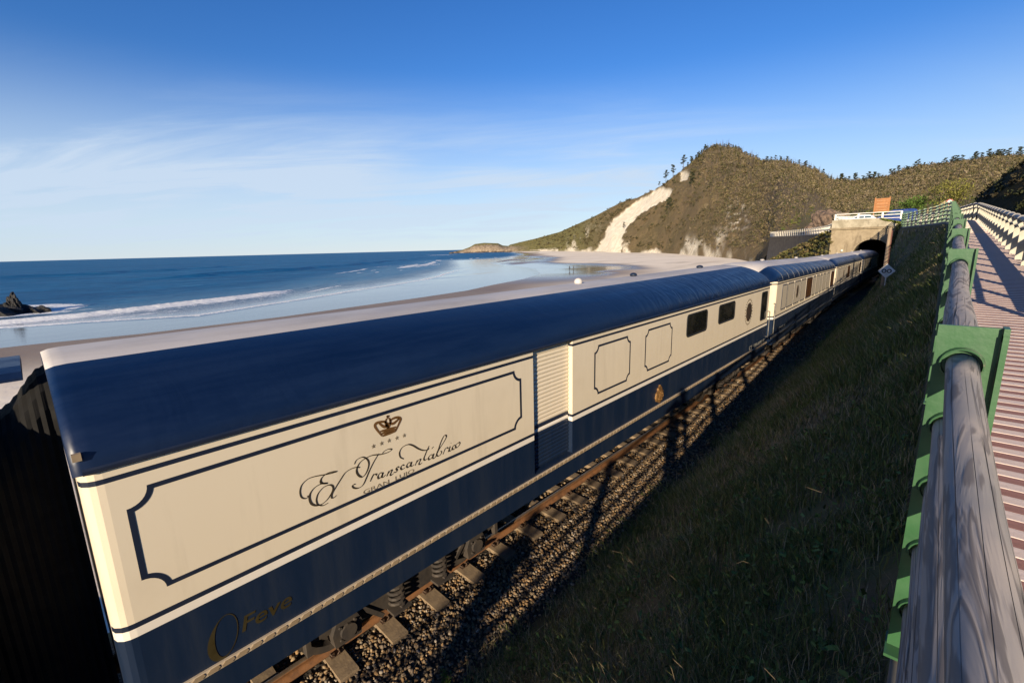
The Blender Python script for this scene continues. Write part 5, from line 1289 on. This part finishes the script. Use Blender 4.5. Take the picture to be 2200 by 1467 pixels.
def many(n, a0, a1, h0, h1, kinds, label, group, t0=0.91, t1=0.99):
    for i in range(n):
        a = a0+(a1-a0)*(i+g7.uniform(-1.6, 1.6))/n
        add_tree(int(g7.choice(kinds)), ridge_pt(a, g7.uniform(t0, t1)), g7.uniform(h0, h1), g7.uniform(0, 6), label, group)
many(16, -22.6, -20.6, 4.5, 8.5, [0, 1, 2], 'slender dark pine in the steep row just left of the summit', 'pines climbing to the summit')
many(26, -20.6, -15.0, 3.0, 5.0, [3, 4, 5], 'dense dark green tree along the rounded summit', 'trees on the summit')
many(24, -15.0, -8.4, 3.0, 7.5, [3, 4, 5], 'small dark tree on the shoulder right of the summit', 'trees on the right shoulder')
many(20, -8.4, -3.6, 6, 12, [0, 1, 2], 'open crowned pine against the sky in the saddle between the hills', 'pines in the saddle')
many(24, -3.6, 1.2, 4, 11, [0, 1, 3, 4], 'pine along the lower skyline of the far right hill', 'pines on the right hill skyline')
many(22, 1.2, 5.5, 7, 14, [0, 1, 1, 3], 'tall pine on the highest part of the right hand skyline', 'tall pines on the right hill top')
# individual dark bushes on the open hillside
for a, t, h, lab in ((-24.3, 0.42, 13.0, 'large dark lone tree in the middle of the open hillside'), (-22.0, 0.57, 12.0, 'flat dark tree cluster upper middle of the open hillside'), (-29.3, 0.36, 7.0, 'small dark bush on the right edge of the landslide')):
    add_tree(3, ridge_pt(a, t), h, a, lab, 'lone trees on the open hillside', 'hillside_tree')
# scrub and wood on the hill: one mass
def hill_cover():
    Vs, Cs = [], []
    def batch(n, a0, a1, t0, t1, r0, r1, per, pal, seed, squash, dens=None):
        g = np.random.default_rng(seed); a = g.uniform(a0, a1, n); t = g.uniform(t0, t1, n)
        keep = np.ones(n, bool)
        if dens is not None: keep = g.random(n) < dens(a, t)
        a, t = a[keep], t[keep]; X, Y, Z, D = hill_surface(a, t); tn = (Z-CAMZ)/D
        ok = (inpoly(a, tn, SCAR) < -0.10) & (inpoly(a, tn, SCAR2) < -0.08)
        X, Y, Z, D = X[ok], Y[ok], Z[ok], D[ok]; r = g.uniform(r0, r1, len(X))*np.clip(D/420, 0.35, 1.5)
        V, F = leaf_cloud(np.stack([X, Y, Z+r*squash*0.75], -1), r, per, 1.0, g, squash)
        rr = np.repeat(r, per); c = np.repeat(np.stack([X, Y, Z+r*squash*0.75], -1), per, 0)
        Q = V.reshape(-1, 4, 3); ctr = Q.mean(1, keepdims=True); Q = ctr + (Q-ctr)*(0.27*rr)[:, None, None]
        col = np.array(pal)[g.integers(0, len(pal), len(X))]*g.uniform(0.72, 1.2, (len(X), 1))
        Vs.append(Q.reshape(-1, 3)); Cs.append(np.repeat(col, per*4, 0))
    wood = [(0.135, 0.104, 0.056), (0.090, 0.080, 0.034), (0.170, 0.134, 0.082), (0.062, 0.060, 0.024), (0.135, 0.106, 0.046)]
    scr = [(0.190, 0.132, 0.060), (0.140, 0.106, 0.046), (0.095, 0.084, 0.034), (0.230, 0.168, 0.084), (0.062, 0.058, 0.024)]
    dn = lambda a, t: np.clip(0.25 + 1.5*(fbm(a*0.8, t*6, 3, 4)-0.35), 0.05, 1)
    batch(14000, -22, -8, 0.03, 1.0, 0.8, 1.9, 10, wood, 1, 1.0, lambda a, t: dn(a, t)*np.clip((a+23)/8, 0.05, 1)*(t > 0.17*np.clip((a+13)/3, 0, 1)))
    batch(12000, -8.5, 5.5, 0.17, 1.0, 1.0, 2.2, 11, wood, 2, 1.0)
    batch(9000, -31, -15, 0.02, 1.0, 0.4, 1.0, 6, scr, 3, 0.7, dn)
    batch(2600, -42, -31, 0.03, 1.0, 0.6, 1.3, 5, [(0.08, 0.075, 0.025), (0.055, 0.058, 0.020), (0.10, 0.075, 0.035)], 4, 0.6, dn)
    batch(900, -13, 3, 0.0, 0.19, 0.5, 1.5, 30, [(0.12, 0.125, 0.03), (0.08, 0.10, 0.025), (0.15, 0.125, 0.045)], 6, 0.6, lambda a, t: 0.15+1.2*(fbm(a*1.3, t*25, 3, 77)-0.3))
    batch(2600, -40, -12, 0.03, 1.0, 0.9, 2.4, 14, [(0.070, 0.058, 0.026), (0.050, 0.048, 0.020), (0.085, 0.066, 0.032)], 8, 0.55, lambda a, t: sstep(0.42, 0.62, fbm(a*1.6+3, t*14, 3, 88)))
    V = np.concatenate(Vs); C = np.concatenate(Cs)
    o = mesh_np('hill_scrub', V, np.arange(len(V)).reshape(-1, 4), M_leaf, None, False, cols=C)
    tag(o, 'brown and olive scrub and bare woodland covering the hills', kind='stuff')
    # pale bare trunks in the wood
    g = np.random.default_rng(9); n = 3200; a = g.uniform(-21, 5.5, n); t = g.uniform(0.08, 1.0, n); X, Y, Z, D = hill_surface(a, t)
    h = g.uniform(3, 7, n)*np.clip(D/420, 0.4, 1.5); w = 0.13*np.clip(D/300, 0.4, 2); le = g.normal(size=(n, 2))*0.12
    tx = -np.cos(np.radians(a)); ty = np.sin(np.radians(a))
    P = np.stack([X, Y, Z-0.3], -1); T = P + np.stack([le[:, 0]*h, le[:, 1]*h, h], -1); W = np.stack([tx*w, ty*w, 0*w], -1); W2 = np.stack([-ty*w, tx*w, 0*w], -1)
    V = np.stack([P-W, P+W, P+W2, T], 1).reshape(-1, 3); b = 4*np.arange(n)[:, None]
    F = np.concatenate([b+np.array([[0, 1, 3]]), b+np.array([[1, 2, 3]]), b+np.array([[2, 0, 3]])])
    C = np.repeat(np.array([0.15, 0.118, 0.082])*g.uniform(0.5, 1.2, (n, 1)), 4, 0)
    o = mesh_np('bare_trunks', V, F, M_leaf, None, False, cols=C); tag(o, 'thin pale bare trunks standing in the hillside wood', kind='stuff')
hill_cover()
# scrub on the dark bank, the shore slope and the wall foot
def cover(name, pts, r, per, pal, label, size, squash=0.7, seed=3):
    g = np.random.default_rng(seed); rr = g.uniform(r[0], r[1], len(pts)); V, F = leaf_cloud(pts, rr, per, size, g, squash)
    C = np.repeat(np.array(pal)[g.integers(0, len(pal), len(pts))]*g.uniform(0.6, 1.4, (len(pts), 1)), per*4, 0)
    return tag(mesh_np(name, V, F, M_leaf, None, False, cols=C), label, kind='stuff')
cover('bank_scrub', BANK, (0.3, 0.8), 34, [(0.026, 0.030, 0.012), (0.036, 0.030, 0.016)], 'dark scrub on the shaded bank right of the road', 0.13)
kk = rng.integers(0, len(SLOPE_PTS), 900); SP = SLOPE_PTS[kk] + rng.normal(size=(900, 3))*np.array([0.15, 0.3, 0.05])
cover('slope_bushes', SP, (0.2, 0.5), 36, [(0.10, 0.088, 0.028), (0.06, 0.062, 0.02), (0.12, 0.09, 0.04)], 'low bushes covering the sunlit slope left of the tunnel', 0.11, 0.6)
iv = np.stack([rng.uniform(-5.2, -3.4, 260), rng.uniform(66, 77.5, 260), np.zeros(260)], -1); iv[:, 2] = slope_z(iv[:, 0], iv[:, 1]) + 0.1
cover('portal_ivy', iv, (0.2, 0.55), 40, [(0.05, 0.058, 0.02), (0.035, 0.042, 0.016)], 'dark ivy and brambles on the bank beside the tunnel mouth', 0.10, 0.8, 5)
tf = np.stack([rng.uniform(-6.3, -4.3, 120), rng.uniform(78.0, 78.6, 120), np.zeros(120)], -1); tf[:, 2] = np.interp(tf[:, 0], [-6.6, -5.6, -4.3], [7.1, 6.8, 6.4])
cover('parapet_grass', tf, (0.10, 0.26), 30, [(0.13, 0.15, 0.03), (0.10, 0.12, 0.025)], 'bright green grass tuft on the right end of the tunnel parapet', 0.07, 0.6, 6)
# two separate round shrubs and the rock outcrop above the sea wall
def shrub(label, loc, rx, rz, pal, seed):
    g = np.random.default_rng(seed); t = thing('shrub', label, 'shrub', loc)
    b = MB()
    for i in range(7):
        a = i*0.9; b.tube([(0, 0, -0.3), (cos(a)*rx*0.3, sin(a)*rx*0.3, rz*0.5), (cos(a)*rx*0.6, sin(a)*rx*0.6, rz*1.1)], [0.08, 0.06, 0.02], 5)
    b.build('stem', M_bark2, t)
    cs = [(g.normal()*rx*0.45, g.normal()*rx*0.4, rz*(0.75+0.35*g.normal())) for i in range(26)]
    V, F = leaf_cloud(cs, [rx*0.36]*26, 80, 0.12, g, 0.8)
    C = np.repeat(np.array(pal)*g.uniform(0.5, 1.5, (len(V)//4, 1)), 4, 0); mesh_np('foliage', V, F, M_leaf, t, False, cols=C)
shrub('round bright green shrub on the bank behind the blue van', (-5.0, 126, 9.6), 3.4, 2.4, (0.07, 0.12, 0.02), 1)
shrub('yellow green shrub beside the red and white road sign', (0.9, 122, 10.4), 3.2, 2.6, (0.14, 0.135, 0.03), 2)
shrub('low dark green shrub left of the round bright green one', (-8.8, 124, 8.9), 2.0, 1.2, (0.07, 0.085, 0.025), 3)
def rock(name, label, cat, loc, size, seed, col, col2, jag=0.5, sub=4):
    bm = bmesh.new(); bmesh.ops.create_icosphere(bm, subdivisions=sub, radius=1)
    P = np.array([v.co[:] for v in bm.verts])
    n = fbm(P[:, 0]*1.7+seed*3.1+P[:, 2]*1.3, P[:, 1]*1.7+P[:, 2]*0.7, 4, seed) - 0.5; n2 = np.abs(fbm(P[:, 0]*3+9+P[:, 2]*2, P[:, 1]*3+seed, 3, seed+5)-0.5)
    for v, a, c in zip(bm.verts, n, n2): v.co *= 1+jag*(a*1.6-c*0.9); v.co.x *= size[0]; v.co.y *= size[1]; v.co.z *= size[2]
    me = bpy.data.meshes.new(name); bm.to_mesh(me); bm.free()
    me.materials.append(simple(name+'_stone', col, 0.9, col2, 1.2/max(size)*4, bump=0.8, dist=0.1*max(size)))
    o = link(bpy.data.objects.new(name, me)); o.location = loc; return tag(o, label, cat)
rock('rock_outcrop', 'brown fissured rock outcrop behind the sea wall, left of the tunnel', 'rock', (-20.6, 128, 8.0), (3.2, 2.6, 3.2), 3, (0.17, 0.115, 0.08), (0.05, 0.038, 0.03), 0.6)
rock('rock_outcrop', 'smaller pale rock outcrop above the tunnel railing', 'rock', (-17.2, 126, 9.4), (1.8, 1.8, 1.1), 5, (0.25, 0.20, 0.14), (0.12, 0.09, 0.06), 0.6)
sr = thing('sea_rock', 'jagged black rock standing in the surf at the left edge', 'rock', (-119, -0.9, SEAZ))
for (dx, dy, sx_, sy_, sz_, sd) in ((0, -1.2, 4.0, 3.0, 1.7, 1), (-0.8, -0.2, 1.3, 1.0, 2.9, 2), (0.6, 2.6, 2.8, 1.5, 0.9, 4), (0, -3.5, 2.4, 2.0, 1.3, 6)):
    bm = bmesh.new(); bmesh.ops.create_icosphere(bm, subdivisions=4, radius=1)
    P = np.array([v.co[:] for v in bm.verts]); n = fbm(P[:, 0]*2.6+sd+P[:, 2], P[:, 1]*2.6+P[:, 2]*1.5, 4, sd)-0.5
    for v, a in zip(bm.verts, n): v.co *= 1+1.5*a; v.co.x = v.co.x*sx_+dx; v.co.y = v.co.y*sy_+dy; v.co.z *= sz_
    me = bpy.data.meshes.new('crag'); bm.to_mesh(me); bm.free(); me.materials.append(simple('black_wet_rock', (0.0045, 0.0042, 0.004), 0.7, (0.009, 0.008, 0.007), 1.2, bump=0.8, dist=0.3)); link(bpy.data.objects.new('crag', me), sr)
# reef stones at the foot of the headland
rf = MB(); g = np.random.default_rng(21)
for i in range(70): 
    a = radians(g.uniform(-50.4, -41)); D = g.uniform(1180, 1300); rf.ball((D*sin(a), D*cos(a), SEAZ+0.2), g.uniform(1.5, 5.0), 7, (1.5, 1.2, 0.75))
o = rf.build('reef', simple('reef_rock', (0.10, 0.075, 0.055), 0.9, (0.05, 0.04, 0.03), 0.4)); tag(o, 'dark reef stones at the foot of the headland', kind='stuff')
# ------------------------------------------------------------ grass and weeds on the near slope
def near_grass():
    g = np.random.default_rng(3); Ps = []
    def area(n, y0, y1, u0=0.0, u1=1.0, pw=1.0):
        y = g.uniform(y0, y1, n); xe = edge_x(y); xb = track_x(y)+1.50-0.6*sstep(11, 22, y); u = u0+(u1-u0)*g.random(n)**pw
        x = xb+(xe-xb)*u - 0.15*(1-u)*g.random(n); keep = (g.random(n) < np.clip(0.25+u*4, 0, 1)*np.clip(0.2+2.2*(fbm(x*1.6, y*1.6, 3, 6)-0.28), 0.06, 1))
        Ps.append(np.stack([x, y, slope_z(x, y) - 0.02 + 0.12*(fbm(x*0.9+40, y*0.9, 3, 3)-0.5)], -1)[keep])
    area(110000, 0.4, 8); area(75000, 8, 20); area(30000, 20, 45); area(9000, 45, 76)
    P = np.concatenate(Ps); n = len(P); dist = np.linalg.norm(P-np.array([0, 0, CAMZ]), axis=1)
    clump = fbm(P[:, 0]*1.1, P[:, 1]*1.1, 3, 16)
    h = g.uniform(0.07, 0.20, n)*(0.55+1.3*clump)*np.clip(dist/9, 0.9, 1.3); w = 0.0032*np.clip(dist/5, 0.8, 5)*g.uniform(0.6, 1.4, n)
    a = g.uniform(0, 2*pi, n); le = g.normal(size=(n, 2))*0.42 + np.array([-0.06, 0.0])
    dx = np.stack([np.cos(a)*w, np.sin(a)*w, 0*w], -1)
    mid = P+np.stack([le[:, 0]*h*0.25, le[:, 1]*h*0.25, h*0.58], -1); tip = P+np.stack([le[:, 0]*h*0.95, le[:, 1]*h*0.95, h*0.95], -1)
    V = np.stack([P-dx, P+dx, mid+dx*0.75, mid-dx*0.75, tip], 1).reshape(-1, 3); b = 5*np.arange(n)[:, None]
    F = np.concatenate([b+np.array([[0, 1, 2]]), b+np.array([[0, 2, 3]]), b+np.array([[3, 2, 4]])])
    pal = np.array([(0.135, 0.170, 0.045), (0.190, 0.195, 0.060), (0.105, 0.130, 0.036), (0.34, 0.27, 0.15)]); q = g.random(n)
    dryz = fbm(P[:, 0]*0.8+5, P[:, 1]*0.5, 3, 26)
    k = np.where(q < 0.30-0.5*np.clip(dryz-0.45, 0, 1), 0, np.where(q < 0.48-0.6*np.clip(dryz-0.45, 0, 1), 1, np.where(q < 0.86-1.6*np.clip(dryz-0.45, 0, 1), 2, 3)))
    o = mesh_np('embankment_grass', V, F, M_leaf, None, False, cols=np.repeat(pal[k]*g.uniform(0.55, 1.3, (n, 1)), 5, 0)); tag(o, 'rough dark grass on the embankment below the walkway', kind='stuff')
    # broad leaved undergrowth
    c = P[g.integers(0, n, 1500)]; c = c[(c[:, 0] > track_x(c[:, 1])+2.3)]
    V, F = leaf_cloud(c+np.array([0, 0, 0.06]), g.uniform(0.05, 0.17, len(c)), 16, 0.018, g, 0.8)
    C = np.repeat(np.array([0.10, 0.15, 0.038])*g.uniform(0.5, 1.6, (len(V)//4, 1)), 4, 0)
    tag(mesh_np('undergrowth', V, F, M_leaf, None, False, cols=C), 'low broad leaved undergrowth among the embankment grass', kind='stuff')
    # dry bent stalks
    b = MB(); rr = random.Random(4)
    for i in range(620):
        p = P[rr.randrange(n)]; 
        if p[1] > 26 or p[0] < track_x(p[1])+2.2: continue
        a = rr.uniform(0, 6.28); L = rr.uniform(0.14, 0.5); k_ = rr.uniform(0.2, 0.9)
        pts = [Vector(p)+Vector((cos(a+0.5*f*f)*L*k_*f**1.6, sin(a+0.5*f*f)*L*k_*f**1.6, L*(f-0.55*k_*f**3))) for f in (0, 0.25, 0.5, 0.75, 1.0)]
        b.tube(pts, [0.0018, 0.0017, 0.0015, 0.0012, 0.0008], 3, False)
    o = b.build('dry_stalks', simple('dry_straw', (0.17, 0.125, 0.075), 0.9)); tag(o, 'dry straw coloured stalks sticking out of the grass', kind='stuff')
near_grass()
M_weed = Nodes('weed_leaf'); M_weed = M_weed.fin(M_weed.attr('tint', 'Color'), 0.6, None, 0, 0.3, **{'Subsurface Weight': 0.0})
def weed(label, x, y, h, seed, col=(0.060, 0.105, 0.016)):
    g = np.random.default_rng(seed); u = x-track_x(y)
    z = float(bed_z(x, y)) if u < 1.75 else float(slope_z(np.array([x]), np.array([y]))[0])
    t = thing('weed_plant', label, 'plant', (x, y, z-0.02), (0, 0, g.uniform(0, 6)), 'leafy weeds beside the ballast'); b = MB(); V = []; F = []; n = 0
    for s in range(5):
        a = s*1.3+g.uniform(0, 1); lean = g.uniform(0.05, 0.28)*h; hh = h*g.uniform(0.6, 1)
        P0 = Vector((0, 0, 0)); P1 = Vector((cos(a)*lean, sin(a)*lean, hh)); b.tube([P0, P0.lerp(P1, 0.5)+Vector((0, 0, 0.04*h)), P1], [0.005, 0.004, 0.002], 5)
        for i in range(14):
            f = 0.15+0.85*i/13; p = P0.lerp(P1, f); aa = i*2.4; L = 0.055*(1.2-0.7*f)*g.uniform(0.7, 1.3)*(h/0.35)
            d = Vector((cos(aa), sin(aa), 0.45)).normalized(); sd = d.cross(Vector((0, 0, 1))).normalized()*L*0.24
            V += [p, p+d*L*0.5+sd, p+d*L+Vector((0, 0, -L*0.15)), p+d*L*0.5-sd]; F.append((n, n+1, n+2, n+3)); n += 4
    b.build('stem', M_bark2, t); C = np.repeat(np.array(col)*g.uniform(0.6, 1.35, (len(F), 1)), 4, 0)
    mesh_np('leaves', [tuple(v) for v in V], F, M_weed, t, False, cols=C)
weed('bright green leafy weed growing out of the ballast nearest the camera', -3.55, 2.55, 0.30, 1, (0.075, 0.14, 0.018))
weed('small green weed at the lower edge of the ballast', -3.75, 2.15, 0.20, 2, (0.06, 0.11, 0.018))
weed('tall thin weed in the grass just right of the ballast', -3.0, 3.05, 0.34, 3)
weed('bushy weed in the shaded grass at the bottom of the picture', -2.75, 2.55, 0.32, 4)
weed('yellowish weed on the grass slope halfway to the second carriage', -2.5, 8.6, 0.45, 5, (0.08, 0.095, 0.03))
# ------------------------------------------------------------ people
def person(name, label, loc, rz, group=None, arms='up', shirt=(0.03, 0.03, 0.04), legs=(0.03, 0.035, 0.05)):
    t = thing(name, label, 'person', loc, (0, 0, rz), group)
    def skin(nm, J, E, mat, sub=2):
        me = bpy.data.meshes.new(nm); me.from_pydata([j[0] for j in J], E, []); o = bpy.data.objects.new(nm, me); COL.objects.link(o)
        md = o.modifiers.new('skin', 'SKIN'); o.modifiers.new('sub', 'SUBSURF').levels = sub
        for v, j in zip(me.skin_vertices[0].data, J): v.radius = (j[1], j[2] if len(j) > 2 else j[1])
        me.skin_vertices[0].data[0].use_root = True
        dg = bpy.context.evaluated_depsgraph_get(); m2 = bpy.data.meshes.new_from_object(o.evaluated_get(dg)); bpy.data.objects.remove(o); m2.materials.clear(); m2.materials.append(mat)
        m2.polygons.foreach_set('use_smooth', [True]*len(m2.polygons)); m2.name = nm; return link(bpy.data.objects.new(nm, m2), t)
    ms = simple('jacket_cloth', shirt, 0.8); ml_ = simple('trouser_cloth', legs, 0.8); mk = simple('skin_tone', (0.42, 0.25, 0.17), 0.5); mh = simple('dark_hair', (0.02, 0.014, 0.01), 0.7)
    J = [((0, 0, 0.95), 0.15, 0.11), ((0, 0, 1.15), 0.15, 0.11), ((0, 0, 1.36), 0.17, 0.11), ((0, 0, 1.48), 0.07, 0.07), ((0, 0.01, 1.56), 0.055)]
    E = [(0, 1), (1, 2), (2, 3), (3, 4)]
    for s in (-1, 1):
        b = len(J)
        if arms == 'up': J += [((s*0.19, 0, 1.40), 0.06), ((s*0.30, 0.12, 1.20), 0.05), ((s*0.12, 0.26, 1.42), 0.036)]
        else: J += [((s*0.19, 0, 1.40), 0.06), ((s*0.25, -0.02, 1.12), 0.048), ((s*0.24, 0.06, 0.87), 0.034)]
        E += [(2, b), (b, b+1), (b+1, b+2)]
    skin('body', J, E, ms)
    J = [((0, 0, 0.98), 0.14, 0.11)]; E = []
    for s in (-1, 1):
        b = len(J); J += [((s*0.09, 0, 0.88), 0.09), ((s*0.11, 0.03*s, 0.48), 0.065), ((s*0.12, -0.02+0.05*s, 0.09), 0.045), ((s*0.13, 0.13+0.05*s, 0.04), 0.035)]; E += [(0, b), (b, b+1), (b+1, b+2), (b+2, b+3)]
    skin('legs', J, E, ml_)
    hd = MB(); hd.ball((0, 0.03, 1.66), 0.105, 16, (0.82, 0.95, 1.18)); hd.ball((0, 0.135, 1.65), 0.022, 6); hd.ball((0.085, 0.03, 1.655), 0.025, 6, (0.5, 1, 1.2)); hd.ball((-0.085, 0.03, 1.655), 0.025, 6, (0.5, 1, 1.2))
    h_ = hd.build('head', mk, t, True); hr = MB(); hr.ball((0, 0.0, 1.70), 0.108, 14, (0.88, 1.0, 1.05)); hr.build('hair', mh, h_, True)
    for s in (-1, 1):
        x, y, z = (s*0.10, 0.29, 1.45) if arms == 'up' else (s*0.24, 0.075, 0.80)
        hb = MB(); hb.ball((x, y, z), 0.042, 8, (0.7, 0.9, 1.15))
        for k in range(4): hb.tube([(x-0.02+0.013*k, y+0.02, z-0.02), (x-0.022+0.014*k, y+0.03, z-0.06-0.006*(k in (1, 2))), (x-0.02+0.013*k, y+0.045, z-0.085)], [0.010, 0.009, 0.006], 5)
        hb.tube([(x-s*0.025, y, z), (x-s*0.05, y+0.02, z-0.03), (x-s*0.05, y+0.035, z-0.055)], [0.012, 0.010, 0.007], 5)
        hb.build('hand', mk, t, True)
    return t
bp = person('person', 'person in dark clothes walking on the wet sand, left one of the pair', (-99.2, 138.0, float(beach_z(np.array(-99.2), np.array(138.0)))), 1.2, 'people walking on the beach', 'down')
b2 = copy_tree(bp); b2['label'] = 'person in dark clothes walking on the wet sand, right one of the pair'; b2.location.x += 1.1; b2.location.y += 0.8; b2.rotation_euler.z = -1.0
# the photographer and a companion stand on the walkway behind the lens; their shadows fall on the train
person('person', 'standing figure whose shadow with raised arms falls on the blue side of the train', (0.30, -0.62, float(deck_z(-0.6))), 0.5, None, 'up')
person('person', 'standing figure whose soft shadow falls on the blue side below the gold lettering', (0.45, -7.2, float(deck_z(-7.2))), 0.3, None, 'up')
